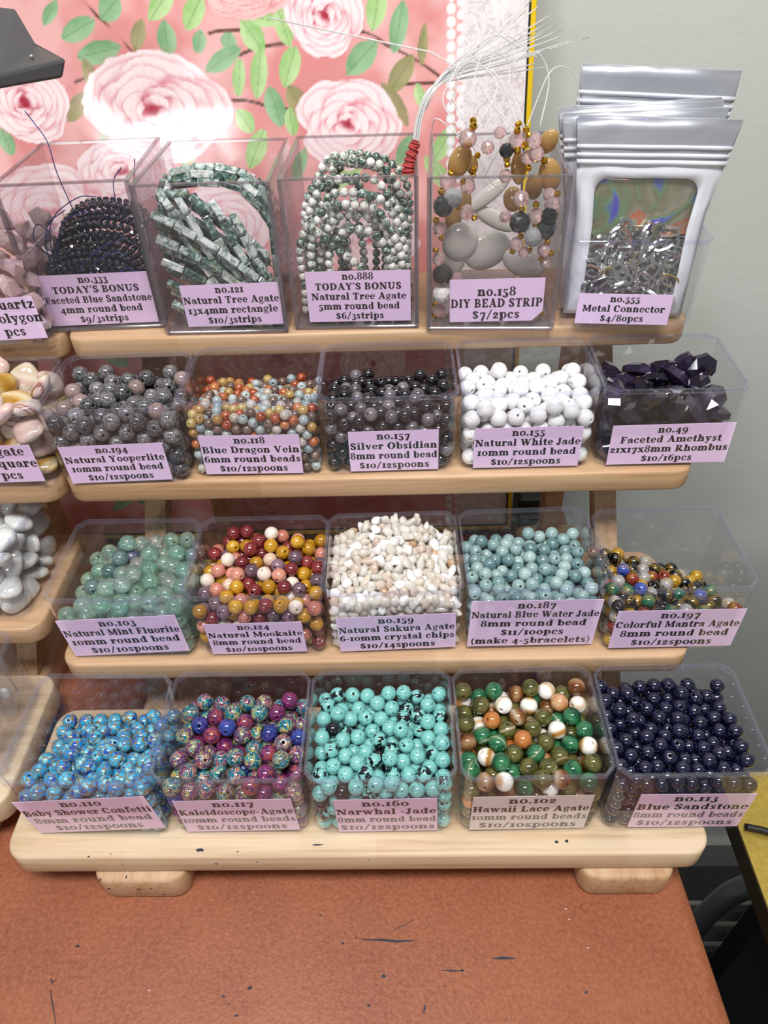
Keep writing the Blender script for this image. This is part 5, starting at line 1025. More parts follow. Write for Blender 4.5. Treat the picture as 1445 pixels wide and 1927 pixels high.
318,76,67,-34,384,334,26,155,278,-318,201,67,113,160,320,-318,460,250,-159,267,333,-318,154,152,-244,141,322,-318,601,223,-234,176,195,-318,254,
314,-318,169,263,-318,291,67,318,601,324,318,430,328,-318,241,197,-318,331,254,-263,76,150,-124,601,317,-318,388,67,-318,330,156,244,208,314,-318,
526,159,294,338,299,-318,428,156,236,530,313,-71,158,273,-240,322,315,-318,489,67,128,308,298,-318,601,67,-130,245,232,182,158,148,318,162,269,
-75,303,293,154,456,320,-252,531,242,-168,158,265,167,186,242,318,140,144,-81,390,247,-34,320,196,318,248,152,214,283,257],
    '49': [-205,91,310,-304,172,326,-82,91,357,175,91,308,-304,91,212,41,91,315,-97,374,336,304,91,289,250,189,352,-177,275,304,236,399,347,-304,494,302,
-304,91,82,130,472,350,-51,586,329,-304,301,319,304,507,369,75,586,343,202,586,362,102,225,306,-3,464,321,-215,586,297,100,354,307,-10,286,303,
-219,398,306,-304,220,209,211,291,285,-130,491,296,-28,91,198,-304,214,82,-86,187,272,-304,435,188,101,91,201,-156,91,191,-304,586,202,-180,214,
189,304,165,187,-304,343,82,225,501,268,184,184,217,-38,480,197,23,207,205,87,476,228,-14,307,82,-304,538,82,152,586,208,-77,287,192,304,235,82,
304,295,196,182,396,206,118,290,195,178,586,82],
    'agate': [294,206,445,294,101,338,294,429,441,191,101,446,150,576,433,54,460,445,294,196,207,294,101,92,191,320,434,294,576,391,294,290,324,-20,576,502,
294,435,293,78,224,452,69,101,367,-48,352,461,294,290,92,167,213,333,294,576,242,-40,240,363,184,101,236,61,248,233,294,440,92,180,231,92,36,
101,224,68,342,352,157,461,339,22,576,357,188,373,92,159,576,92,194,476,195],
    'white': [298,96,228,298,442,449,160,581,452,298,96,87,298,581,435,298,224,493,298,438,280,298,200,322,298,217,87,298,581,299,298,313,224,298,581,87,298,
459,87,298,96,438,298,338,87,275,326,376,188,96,87,166,96,482,116,428,451,207,96,334,137,96,215,0,96,214,201,485,361,73,96,87,69,196,490,75,
96,377,-26,96,474,-17,406,400,78,305,404,189,211,408,220,204,208,176,338,87,51,527,383,93,409,314,83,224,210,14,210,329,176,581,87,165,291,299,
-6,581,210],
    'quartz': [298,96,462,220,96,348,298,462,485,298,581,560,298,206,317,196,369,473,298,290,428,60,581,552,298,409,356,181,581,486,110,276,423,298,581,414,
298,581,274,86,460,475,298,96,233,12,187,454,42,96,352,298,456,224,-40,516,480,298,96,87,298,211,87,131,196,314,2,364,429,130,96,218,222,199,
201,-3,251,333,-28,96,220,42,202,210,80,359,316,130,295,206,180,581,346,298,581,87,207,310,328,61,581,414,298,314,224,172,544,216],
}
def unpack(k):
    """bead centres in the tray, given in tenths of a millimetre"""
    v = PACKS[k]; q = [(v[i] * 1e-4, v[i + 1] * 1e-4, v[i + 2] * 1e-4) for i in range(0, len(v), 3)]
    return [(x, y * (.94 if k in SHORT else 1.0), z) for x, y, z in q]
SHORT = ('194', '118', '157', '155', '49', 'agate')
def put(me, name, label, cat, group, key, p, rot):
    """one more thing of a kind that shares the mesh ME, at P in the tray KEY"""
    o = bpy.data.objects.new(name, me); COL.objects.link(o)
    org, rz = PLACE[key]; c, s = math.cos(rz), math.sin(rz)
    o.location = org + Vector((c * p[0] - s * p[1], s * p[0] + c * p[1], p[2]))
    o.rotation_euler = rot
    return tag(o, label, cat, group)
rng = random.Random(78)
def rrot(): return (rng.uniform(0, 2 * PI), rng.uniform(0, 2 * PI), rng.uniform(0, 2 * PI))
for key, (nm, dia, hole, grp, variants) in BEADS.items():
    meshes = [bead_mesh(nm, dia, hole, m) for _w, m, _l in variants]
    cum = np.cumsum([w for w, _m, _l in variants]); cum /= cum[-1]
    for p in unpack(key):
        i = int(np.searchsorted(cum, rng.random()))
        put(meshes[i], nm, variants[i][2], 'bead', grp, key, p, rrot())

# sakura agate chips
CH = [(.62, m_solid('chip_clear', [(.25, '#f5e6d2'), (.7, '#fffaf2')], .05, .3, trans=.35, ior=1.33, sss=.3), 'nearly clear agate chip in the Natural Sakura Agate tray'),
      (.22, m_solid('chip_milky', [(.25, '#efe6e0'), (.7, '#fcfaf8')], .1, .3, sss=.2), 'milky white agate chip in the Natural Sakura Agate tray'),
      (.13, m_solid('chip_peach', [(.25, '#ecd0bc'), (.7, '#f5e6da')], .08, .3, trans=.35, ior=1.35), 'pale peach agate chip in the Natural Sakura Agate tray'),
      (.03, m_solid('chip_orange', [(.25, '#cf9a6c'), (.7, '#e8c8a4')], .08, .3, trans=.35, ior=1.35), 'orange agate chip in the Natural Sakura Agate tray')]
chips = [[blob_mesh('agate_chip', sz, m, k + 4 * j, .55) for k, sz in enumerate(((.0088, .0066, .0050), (.0076, .0070, .0056), (.0100, .0058, .0048), (.0072, .0060, .0060)))] for j, (_w, m, _l) in enumerate(CH)]
cum = np.cumsum([w for w, _m, _l in CH])
for p in unpack('159'):
    i = min(int(np.searchsorted(cum, rng.random())), 3)
    put(chips[i][rng.randrange(4)], 'agate_chip', CH[i][2], 'stone chip', 'sakura agate chips', '159', (p[0], max(p[1], .0078), p[2]), rrot())

# faceted amethyst
def m_gem(name, stops, trans, rough=.06):
    t = NT(name); v = t.coord(); n = t.noise(v, .14, 3, .6, .8)
    f = t.math('ADD', t.math('MULTIPLY', n, .7), t.math('MULTIPLY', t.rnd(), .3))
    return t.end(t.pbr(t.ramp(f, stops), rough, trans=trans, ior=1.5, coat=.6))
M_AME = m_gem('amethyst', [(.3, '#120d19'), (.55, '#231a30'), (.75, '#43365a'), (.92, '#8f86a0')], .15)
def gem(name, L, Wd, T, mat, seed):
    r = random.Random(seed); pts = []
    for sx, sy in ((1, 0), (-1, 0)): pts += [(sx * L / 2, y, z) for y in (-Wd * .22, Wd * .22) for z in (-T * .22, T * .22)]
    for sy in (1, -1): pts += [(x, sy * Wd / 2, z) for x in (-L * .22, L * .22) for z in (-T * .25, T * .25)]
    for sz in (1, -1): pts += [(x * r.uniform(.8, 1.1), y * r.uniform(.8, 1.1), sz * T / 2) for x, y in ((L * .26, 0), (-L * .26, 0), (0, Wd * .26), (0, -Wd * .26), (L * .2, Wd * .2), (-L * .2, Wd * .2), (L * .2, -Wd * .2), (-L * .2, -Wd * .2))]
    return hull_mesh(name, pts, mat)
gems = [gem('amethyst_stone', .0185 * k, .0145 * k, .0085, M_AME, 3 + i) for i, k in enumerate((1.0, 1.06, .94))]
for p in unpack('49'):
    put(gems[rng.randrange(3)], 'amethyst_stone', 'dark purple faceted stone in the Faceted Amethyst tray', 'gemstone', 'faceted amethyst stones', '49', (max(-.028, min(.028, p[0])), max(p[1], .0138), p[2]), (rng.gauss(.5, .45), rng.gauss(0, .45), rng.uniform(0, 6.3)))

# the cut-off rack: agate squares, white banded tablets, rose quartz
AG = [(.45, m_banded('square_cream', [(.1, '#dcc8ac'), (.5, '#efe3d2'), (.8, '#e0bfae'), (.9, '#9a5a50'), (.96, '#efe3d2')], .03, 6.0, .1, .2), 'cream agate square with dark red veins in the Agate Square tray'),
      (.35, m_banded('square_yellow', [(.1, '#b8862f'), (.4, '#d9ad54'), (.7, '#efdcae'), (.95, '#d9bd84')], .03, 6.0, .1, .2), 'golden yellow agate square in the Agate Square tray'),
      (.20, m_solid('square_pink', [(.3, '#d9b8ac'), (.7, '#efe0d8')], .1, .1), 'pale pinkish agate square in the Agate Square tray')]
sq = [blob_mesh('agate_square', (.0165, .0165, .0080), m, 30 + i, .06, 3, 4.0) for i, (_w, m, _l) in enumerate(AG)]
for p in unpack('agate'):
    i = 0 if (r_ := rng.random()) < .45 else 1 if r_ < .8 else 2
    put(sq[i], 'agate_square', AG[i][2], 'bead', 'agate squares', 'agate', (p[0], max(p[1], .0125), p[2]), (rng.gauss(.4, .5), rng.gauss(0, .5), rng.uniform(0, 6.3)))
M_WB = m_banded('white_banded_agate', [(.1, '#dcdedb'), (.4, '#eceeec'), (.7, '#e4e5e2'), (.95, '#f8f8f6')], .05, 2.5, .08, .15)
tab = [blob_mesh('agate_tablet', (.0200, .0145, .0085), M_WB, 40, .05, 3, 2.6), blob_mesh('agate_tablet', (.0185, .0150, .0085), M_WB, 41, .05, 3, 3.0)]
for p in unpack('white'):
    put(tab[rng.randrange(2)], 'agate_tablet', 'white banded agate tablet in the unlabelled tray beside the mint beads', 'bead', 'white agate tablets', 'white', p, (rng.gauss(.3, .5), rng.gauss(0, .5), rng.uniform(0, 6.3)))
M_RQ = m_gem('rose_quartz', [(.3, '#efc4c6'), (.6, '#f5d9d9'), (.9, '#fbeeee')], .3)
r3 = random.Random(9)
nug = [hull_mesh('quartz_nugget', [(r3.gauss(0, 1) * 0 + x * .0085 * r3.uniform(.8, 1.1), y * .007 * r3.uniform(.8, 1.1), z * .0065 * r3.uniform(.8, 1.1)) for x, y, z in [Vector((r3.gauss(0, 1), r3.gauss(0, 1), r3.gauss(0, 1))).normalized() for _ in range(22)]], M_RQ) for _ in range(3)]
for p in unpack('quartz'):
    put(nug[rng.randrange(3)], 'quartz_nugget', 'pale pink faceted nugget in the Quartz polygon tray', 'gemstone', 'rose quartz nuggets', 'quartz', p, rrot())

# ------------------------------------------------------------------ strands in the tall boxes
def m_tree():
    t = NT('tree_agate'); v = t.coord()
    n = t.noise(v, .45, 3, .6, .9); n2 = t.noise(v, .22, 2)
    f = t.math('ADD', n, t.math('MULTIPLY', t.math('SUBTRACT', t.rnd(), .5), .34))
    c = t.ramp(f, [(.28, '#f2f0ec'), (.46, '#d2d1c9'), (.55, '#9dada0'), (.62, '#4f6c60'), (.74, '#223931')])
    c = t.mix(t.ramp(n2, [(.60, (0, 0, 0)), (.75, (.55, .55, .55))]), c, srgb('#b9a58a'))
    return t.end(t.pbr(c, .1, coat=.8))
M_TREE = m_tree()
def m_tree_rect():
    t = NT('tree_agate_rods'); v = t.coord()
    n = t.noise(v, .26, 3, .6, .9); n2 = t.noise(v, .12, 2)
    f = t.math('ADD', n, t.math('MULTIPLY', t.math('SUBTRACT', t.rnd(), .5), .26))
    c = t.ramp(f, [(.30, '#e0e4e0'), (.43, '#b9c5c2'), (.51, '#7f958e'), (.60, '#44625a'), (.74, '#20362f')])
    c = t.mix(t.ramp(n2, [(.55, (0, 0, 0)), (.7, (.5, .5, .5))]), c, srgb('#8a8a62'))
    return t.end(t.pbr(c, .1, trans=.12, coat=.8))
M_TREE_R = m_tree_rect()
M_CORD = solid('grey_cord', '#8d8f8a', .6)
def root_in(key, name, label, cat, group):
    org, rz = PLACE[key]
    return thing(name, label, cat, org, rz, group)
def strand(key, name, label, group, path, meshes, pitch, part, aligned=True, n=60):
    t = root_in(key, name, label, 'bead strand', group)
    pts = spline(path, n)
    bm = bmesh.new(); tube(bm, pts[::3] if len(pts) > 12 else pts, .0004, 5); obj('cord', bm, M_CORD, t)
    for p, d in along(pts, pitch, pitch * .5):
        o = bpy.data.objects.new(part, rng.choice(meshes)); COL.objects.link(o); o.parent = t
        o.location = p
        q = d.to_track_quat('Z', 'Y')
        o.rotation_euler = (q @ Euler((0, 0, rng.uniform(0, 6.3))).to_quaternion()).to_euler()
    return t
B5 = [bead_mesh('agate_bead', .0051, .0006, M_TREE, 16, 9)]
j = lambda s: rng.gauss(0, s)
for xl, xr, zt, y in [(-.0315, .0310, .076, .012), (-.0290, .0290, .081, .021), (-.0265, .0270, .071, .0065), (-.0225, .0255, .065, .010), (-.0185, .0235, .068, .0165), (-.0150, .0205, .058, .0065), (-.0110, .0180, .054, .013), (-.0310, .0120, .079, .028), (-.0260, .0305, .086, .034), (-.0200, .0250, .083, .042), (-.0300, .0280, .080, .050), (-.0130, .0305, .085, .047), (-.0280, .0040, .066, .024), (-.0060, .0290, .070, .025), (-.0200, .0160, .062, .023), (-.0240, .0240, .048, .036)]:
    m = (xl + xr) / 2; k = (xr - xl) / 2
    strand('888', 'tree_agate_strand', 'strand of round white and green tree agate beads in the $6/3strips box', 'round tree agate strands',
           [(xl + j(.0008), y, .0055), (xl + abs(j(.0018)), y + abs(j(.001)), .022), (xl + abs(j(.002)), y + abs(j(.0015)), zt - k * .9), (m - k * .55, y + abs(j(.002)), zt - k * .12 + j(.0025)), (m + j(.004), y, zt), (m + k * .6, y + j(.001), zt - k * .18), (xr + j(.001), y + j(.001), zt - k), (xr + j(.001), y, .024), (xr + j(.0008), y, .0055)], B5, .0051, 'bead')
strand('888', 'tree_agate_strand', 'loose strand of round tree agate beads slanting across the $6/3strips box', None, [(-.024, .0050, .062), (-.014, .0055, .052), (-.004, .006, .043), (.006, .006, .034), (.010, .0055, .020), (.004, .006, .006)], B5, .0051, 'bead')

bm = bmesh.new(); box(bm, -.00215, .00215, -.00215, .00215, -.0064, .0064, .0007, 2)
ROD = bpy.data.meshes.new('agate_rod'); bm.to_mesh(ROD); bm.free(); ROD.materials.append(M_TREE_R)
RL = 'strand of rectangular green and white tree agate rods in the $10/3strips box'
for k in range(9):
    z0 = .066 - .0065 * k; y = .0062 + .0048 * (k % 2)
    strand('121', 'agate_rod_strand', RL, 'rectangular tree agate strands', [(-.0315, y, max(z0 + .004, .006)), (-.018, y, max(z0 - .003, .006)), (-.002, y, max(z0 - .014, .006)), (.014, y, max(z0 - .027, .0055)), (.0305, y, max(z0 - .041, .0055))], [ROD], .0133, 'rod')
for k in range(8):
    z0 = .082 - .0068 * k; y = .0165 + .0045 * (k % 2)
    strand('121', 'agate_rod_strand', RL, 'rectangular tree agate strands', [(-.024, y, min(max(z0, .006), .076)), (-.012, y, max(z0 - .006, .006)), (.004, y, max(z0 - .018, .006)), (.018, y, max(z0 - .031, .006)), (.0305, y, max(z0 - .044, .0055))], [ROD], .0133, 'rod')
for y, z in ((.0265, .079), (.0275, .083), (.032, .080), (.036, .084), (.045, .081), (.055, .078)):
    strand('121', 'agate_rod_strand', RL, 'rectangular tree agate strands', [(-.0318, y - .006, .030), (-.0315, y - .003, .055), (-.0285, y, z - .006), (-.014 + j(.003), y + .002, z), (.004 + j(.003), y + .003, z - .001), (.020, y, z - .007), (.0310, y - .002, z - .022), (.0315, y - .004, z - .040), (.0315, y - .004, .016)], [ROD], .0133, 'rod')
for x, y, z in ((-.022, .0125, .075), (-.013, .012, .073), (-.004, .0125, .072), (.006, .013, .068), (.016, .0135, .060)):
    strand('121', 'agate_rod_strand', RL, 'rectangular tree agate strands', [(x - .006, y + .006, z + .004), (x, y, z - .004), (x + .006, y - .003, z - .018), (x + .013, y - .004, z - .034), (min(x + .022, .031), y - .004, max(z - .052, .006))], [ROD], .0133, 'rod')

# dark blue faceted sandstone: beads too small to part, one mesh to a strand, its blue thread as a part
M_NAVY = m_sparkle('navy_facets', '#0d0f18', '#8890c0', .05)
M_THREAD = solid('royal_blue_thread', '#24327e', .6)
ico = bmesh.new(); bmesh.ops.create_icosphere(ico, subdivisions=1, radius=.00205)
ico_v = [v.co.copy() for v in ico.verts]; ico_f = [[v.index for v in f.verts] for f in ico.faces]; ico.free()
for k in range(49):
    if k < 28: layer, s = k // 2, 1.0 - .10 * (k % 2)
    else: layer, s = (k - 28) // 7, .98 - .13 * ((k - 28) % 7)
    y = .0060 + (.0042 * layer if k < 28 else .0045 * layer); top = (.043 + .0016 * min(layer, 10)) * s + j(.0008)
    xl, xr = -.0316 * s, .0304 * s
    path = [(xl, y, .005), (xl - .0006, y + abs(j(.001)), top * .45), (xl * .72, y + abs(j(.001)), top * .86), (0 + j(.002), y, top), (xr * .75, y + abs(j(.001)), top * .88), (xr + .0006, y + abs(j(.001)), top * .5), (xr, y, .005)]
    t = root_in('333', 'sandstone_strand', 'strand of tiny faceted navy sandstone beads in the $9/3strips box', 'bead strand', 'faceted sandstone strands')
    pts = spline(path, 60); vs, fs = [], []
    for p, d in along(pts, .00405, .002):
        q = Euler(rrot()).to_matrix(); b0 = len(vs)
        vs += [p + q @ c for c in ico_v]; fs += [[b0 + i for i in f] for f in ico_f]
    me = bpy.data.meshes.new('bead_string'); me.from_pydata([tuple(v) for v in vs], [], fs); me.update()
    obj('bead_string', me, M_NAVY, t)
    tails = {26: [(-.016, .05, .055), (-.020, .052, .078), (-.0215, .056, .094), (-.027, .06, .103), (-.0315, .062, .110)], 3: [(-.020, .012, .030), (-.022, .014, .046), (-.018, .02, .062), (-.004, .03, .070), (.006, .034, .069)],
             5: [(-.022, .012, .028), (-.024, .012, .046), (-.020, .016, .060), (-.010, .022, .066)], 7: [(-.019, .014, .026), (-.019, .014, .044), (-.012, .02, .060), (.002, .026, .064)], 24: [(.018, .05, .056), (.024, .046, .066), (.0285, .044, .078), (.0315, .042, .087)],
             22: [(.012, .046, .058), (.015, .044, .074), (.022, .044, .082)], 2: [(-.012, .0060, .026), (-.004, .0050, .038), (.010, .0050, .049), (.026, .008, .054)], 4: [(-.006, .0055, .028), (.004, .0048, .040), (.016, .0052, .046), (.024, .007, .044)],
             1: [(-.030, .0045, .026), (-.012, .0045, .028), (.004, .0045, .027), (.018, .0045, .014)], 9: [(-.027, .02, .040), (-.031, .016, .052), (-.027, .018, .060), (-.022, .02, .054)], 0: [(.016, .0045, .034), (.024, .0045, .037), (.029, .0045, .030), (.027, .0045, .020)], 11: [(-.033, .012, .040), (-.034, .010, .026), (-.031, .008, .012)]}
    if k in tails:
        bm = bmesh.new(); tube(bm, spline(tails[k], 20), .00032, 5); obj('thread_tail', bm, M_THREAD, t, True)

# mixed bead strips: each bead a part of its strip
M_WOODB = m_banded('olive_wood', [(.1, '#7d5a30'), (.35, '#a07840'), (.6, '#b58c50'), (.9, '#c6a268')], 1.4, 2.0, .3)
M_SHELL = m_solid('grey_white_agate', [(.25, '#b9b5aa'), (.55, '#d6d3cb'), (.8, '#eeece6')], .06, 3.0, 4, 1.5, .1)
M_BLK = m_solid('black_agate', [(.3, '#15171a'), (.75, '#3a403c')], .08, .2)
M_MOS = m_spotted('black_white_agate', '#14171a', '#dcdcdc', .50, .22, .1)
M_CRK = m_spotted('crackled_white_agate', '#e9e7e3', '#8a8680', .60, .5, .15)
def m_crystal():
    t = NT('pink_crystal'); return t.end(t.pbr('#efd3d3', .03, trans=.75, ior=1.5))
M_PINK = m_crystal()
M_BEADGOLD = solid('gold_bead', '#d9aa3c', .28, 1.0)
def facet_ball(name, mat, cuts):
    bm = bmesh.new(); bmesh.ops.create_icosphere(bm, subdivisions=cuts, radius=1.0)
    for f in bm.faces: f.smooth = False
    me = bpy.data.meshes.new(name); bm.to_mesh(me); bm.free(); me.materials.append(mat); return me
def lens(name, mat, pw):
    bm = bmesh.new(); bmesh.ops.create_uvsphere(bm, u_segments=24, v_segments=14, radius=1.0)
    for v in bm.verts:
        v.co.x = math.copysign(abs(v.co.x) ** pw, v.co.x)
    for f in bm.faces: f.smooth = True
    me = bpy.data.meshes.new(name); bm.to_mesh(me); bm.free(); me.materials.append(mat); return me
bm = bmesh.new(); lathe(bm, [(.35, -.72), (.80, -.62), (1.0, 0), (.80, .62), (.35, .72)], 10)
gm = bpy.data.meshes.new('gold_bead'); bm.to_mesh(gm); bm.free(); gm.materials.append(M_BEADGOLD)
KIND = {'wood': ('wood_bead', lens('wood_bead', M_WOODB, 1.0), .62), 'shell': ('agate_oval', lens('agate_oval', M_SHELL, 1.0), .45), 'black': ('black_bead', facet_ball('black_bead', M_BLK, 2), 1.0), 'mosaic': ('patched_bead', facet_ball('patched_bead', M_MOS, 2), 1.0),
        'crackle': ('crackled_bead', facet_ball('crackled_bead', M_CRK, 2), 1.0), 'pink': ('crystal_bead', facet_ball('crystal_bead', M_PINK, 2), 1.0), 'gold': ('gold_bead', gm, 1.0)}
STRIP = [["wood", "L", -0.0202, 0.02, 0.0893, 0.0061, 0.0087, -20], ["wood", "R", 0.0114, 0.022, 0.0849, 0.0045, 0.0083, 0], ["wood", "R", 0.0204, 0.02, 0.0757, 0.0048, 0.0094, 5], ["wood", "R", 0.0256, 0.02, 0.0983, 0.0048, 0.0069, -25], ["wood", "R", 0.0286, 0.02, 0.0818, 0.0062, 0.0094, 20], ["wood", "L", -0.0131, 0.034, 0.0835, 0.0034, 0.0055, 10], ["wood", "L", -0.0159, 0.036, 0.0633, 0.0036, 0.007, 0], ["wood", "L", -0.0226, 0.034, 0.0541, 0.005, 0.0077, 5], ["wood", "R", 0.0109, 0.034, 0.0648, 0.0056, 0.0069, 10], ["shell", "L", -0.0186, 0.026, 0.0442, 0.0116, 0.0135, -10], ["shell", "R", -0.0011, 0.028, 0.0307, 0.0171, 0.0129, 10], ["shell", "R", 0.0208, 0.02, 0.0265, 0.015, 0.0109, -10], ["shell", "R", -0.0009, 0.042, 0.0599, 0.0051, 0.0163, -50], ["shell", "R", 0.0028, 0.044, 0.0444, 0.006, 0.0161, 60], ["shell", "L", -0.0327, 0.042, 0.0287, 0.0087, 0.0159, 0], ["black", "L", -0.0314, 0.012, 0.0688, 0.0059, 0.0059, 0], ["black", "R", 0.0137, 0.014, 0.0589, 0.006, 0.006, 0], ["black", "L", -0.0292, 0.0124, 0.0298, 0.0061, 0.0061, 0], ["black", "R", 0.0034, 0.012, 0.0965, 0.0039, 0.0039, 0], ["black", "R", 0.0293, 0.012, 0.063, 0.0047, 0.0047, 0], ["black", "R", 0.032, 0.0144, 0.0555, 0.0062, 0.0062, 0], ["mosaic", "L", -0.0236, 0.0124, 0.0729, 0.0055, 0.0055, 0], ["mosaic", "R", 0.0215, 0.012, 0.0516, 0.0056, 0.0056, 0], ["crackle", "L", -0.0296, 0.012, 0.0181, 0.0058, 0.0058, 0], ["pink", "L", -0.0167, 0.014, 0.1021, 0.0049, 0.0049, 0], ["pink", "L", -0.0265, 0.016, 0.0804, 0.0046, 0.0046, 0], ["pink", "L", -0.0157, 0.016, 0.078, 0.0044, 0.0044, 0], ["pink", "L", -0.0158, 0.014, 0.0646, 0.0042, 0.0042, 0], ["pink", "L", -0.0315, 0.016, 0.055, 0.0043, 0.0043, 0], ["pink", "L", -0.0319, 0.016, 0.0378, 0.0041, 0.0041, 0], ["pink", "L", -0.0301, 0.014, 0.0066, 0.0042, 0.0042, 0], ["pink", "R", 0.0091, 0.016, 0.1001, 0.0046, 0.0046, 0], ["pink", "R", 0.0174, 0.014, 0.1005, 0.0042, 0.0042, 0], ["pink", "R", 0.0192, 0.014, 0.0941, 0.0043, 0.0043, 0], ["pink", "R", 0.015, 0.016, 0.092, 0.0037, 0.0037, 0], ["pink", "R", 0.0135, 0.014, 0.0715, 0.0044, 0.0044, 0], ["pink", "R", 0.0224, 0.014, 0.0624, 0.0044, 0.0044, 0], ["pink", "R", 0.033, 0.014, 0.0687, 0.0043, 0.0043, 0], ["pink", "R", 0.0286, 0.016, 0.0728, 0.0037, 0.0037, 0], ["pink", "R", 0.004, 0.014, 0.0834, 0.0037, 0.0037, 0], ["pink", "R", 0.0057, 0.016, 0.0613, 0.0035, 0.0035, 0], ["pink", "R", 0.0129, 0.014, 0.0466, 0.0041, 0.0041, 0], ["pink", "R", 0.0287, 0.014, 0.0433, 0.0041, 0.0041, 0], ["pink", "R", 0.0335, 0.016, 0.0354, 0.0036, 0.0036, 0], ["pink", "R", -0.0004, 0.014, 0.1045, 0.0032, 0.0032, 0], ["pink", "R", -0.0062, 0.014, 0.0977, 0.0036, 0.0036, 0], ["pink", "L", -0.02, 0.016, 0.0258, 0.0038, 0.0038, 0], ["pink", "R", 0.0176, 0.014, 0.0421, 0.0034, 0.0034, 0], ["gold", "L", -0.0142, 0.012, 0.1083, 0.0021, 0.0021, 0], ["gold", "L", -0.0143, 0.014, 0.1104, 0.0018, 0.0018, 0], ["gold", "L", -0.0166, 0.014, 0.0995, 0.0019, 0.0019, 0], ["gold", "L", -0.0112, 0.0144, 0.0937, 0.0017, 0.0017, 0], ["gold", "L", -0.0248, 0.0144, 0.0852, 0.0018, 0.0018, 0], ["gold", "L", -0.0182, 0.014, 0.0809, 0.0018, 0.0018, 0], ["gold", "L", -0.0128, 0.0144, 0.0869, 0.0017, 0.0017, 0], ["gold", "L", -0.013, 0.0144, 0.0839, 0.0017, 0.0017, 0], ["gold", "L", -0.03, 0.012, 0.0766, 0.002, 0.002, 0], ["gold", "L", -0.0328, 0.014, 0.0606, 0.002, 0.002, 0], ["gold", "L", -0.0202, 0.012, 0.0683, 0.0018, 0.0018, 0], ["gold", "L", -0.0115, 0.012, 0.0623, 0.0019, 0.0019, 0], ["gold", "L", -0.0295, 0.012, 0.0515, 0.0017, 0.0017, 0], ["gold", "L", -0.0332, 0.014, 0.0438, 0.0019, 0.0019, 0], ["gold", "L", -0.0312, 0.014, 0.0327, 0.0019, 0.0019, 0], ["gold", "L", -0.0328, 0.0156, 0.0097, 0.002, 0.002, 0], ["gold", "L", -0.0327, 0.012, 0.0032, 0.0018, 0.0018, 0], ["gold", "R", 0.0088, 0.014, 0.1084, 0.0019, 0.0019, 0], ["gold", "R", 0.0083, 0.012, 0.1058, 0.0019, 0.0019, 0], ["gold", "R", 0.0129, 0.014, 0.1058, 0.0019, 0.0019, 0], ["gold", "R", 0.0145, 0.0136, 0.1032, 0.0018, 0.0018, 0], ["gold", "R", 0.0091, 0.012, 0.0964, 0.0021, 0.0021, 0], ["gold", "R", 0.0128, 0.012, 0.099, 0.0018, 0.0018, 0], ["gold", "R", 0.0042, 0.0152, 0.0915, 0.002, 0.002, 0], ["gold", "R", 0.0045, 0.012, 0.0895, 0.0018, 0.0018, 0], ["gold", "R", 0.0156, 0.012, 0.0877, 0.0018, 0.0018, 0], ["gold", "R", 0.0239, 0.0156, 0.0903, 0.0021, 0.0021, 0], ["gold", "R", 0.0336, 0.014, 0.0739, 0.002, 0.002, 0], ["gold", "R", 0.0142, 0.014, 0.066, 0.0019, 0.0019, 0], ["gold", "R", 0.0215, 0.012, 0.069, 0.002, 0.002, 0], ["gold", "R", 0.0229, 0.014, 0.057, 0.0021, 0.0021, 0], ["gold", "R", 0.0336, 0.0136, 0.0632, 0.002, 0.002, 0], ["gold", "R", 0.0151, 0.0156, 0.0506, 0.0019, 0.0019, 0], ["gold", "R", 0.0298, 0.0124, 0.0486, 0.0019, 0.0019, 0], ["gold", "R", 0.0109, 0.0124, 0.0434, 0.0019, 0.0019, 0], ["gold", "R", 0.0274, 0.014, 0.0382, 0.0016, 0.0016, 0], ["gold", "R", 0.0329, 0.012, 0.0421, 0.0019, 0.0019, 0], ["gold", "R", 0.0206, 0.014, 0.0433, 0.0018, 0.0018, 0], ["gold", "R", 0.0311, 0.014, 0.0028, 0.0018, 0.0018, 0]]
strips = {'L': root_in('158', 'bead_strip', 'bead strip with grey agate ovals hanging beside the red-wrapped cord bundle', 'bead strand', 'mixed bead strips'),
          'R': root_in('158', 'bead_strip', 'bead strip with wooden ovals nearest the silver zip bags', 'bead strand', 'mixed bead strips')}
for kind, side, x, y, z, rx, rz_, an in STRIP:
    nm, me, dep = KIND[kind]
    if kind == 'shell': rx, rz_, y = rx * .90, rz_ * .90, y + (.017 if side == 'R' else -.002)
    ext = max(rx, rz_) * .95 if kind == 'shell' else rx
    x = max(-BW / 2 + .0030 + ext, min(BW / 2 - .0030 - ext, x)) if z < BH + rz_ else x
    z = max(z, rz_ * .9 + .0028)
    if kind == 'shell' and side == 'L' and z < .034: y += .012
    o = bpy.data.objects.new(nm, me); COL.objects.link(o); o.parent = strips[side]
    o.location = (x, max(y, .0046 + min(rx, rz_) * dep), z)
    o.scale = (rx, min(rx, rz_) * dep, rz_)
    o.rotation_euler = (rng.gauss(0, .25), math.radians(-an if kind in ('wood', 'shell') else an), rng.gauss(0, .25)) if kind in ('wood', 'shell') else (rng.gauss(0, .4), rng.gauss(0, .4), 0)
M_NYLON = clear_plastic('nylon_line', (.9, .9, .9), .55, (.86, .86, .84), .15)
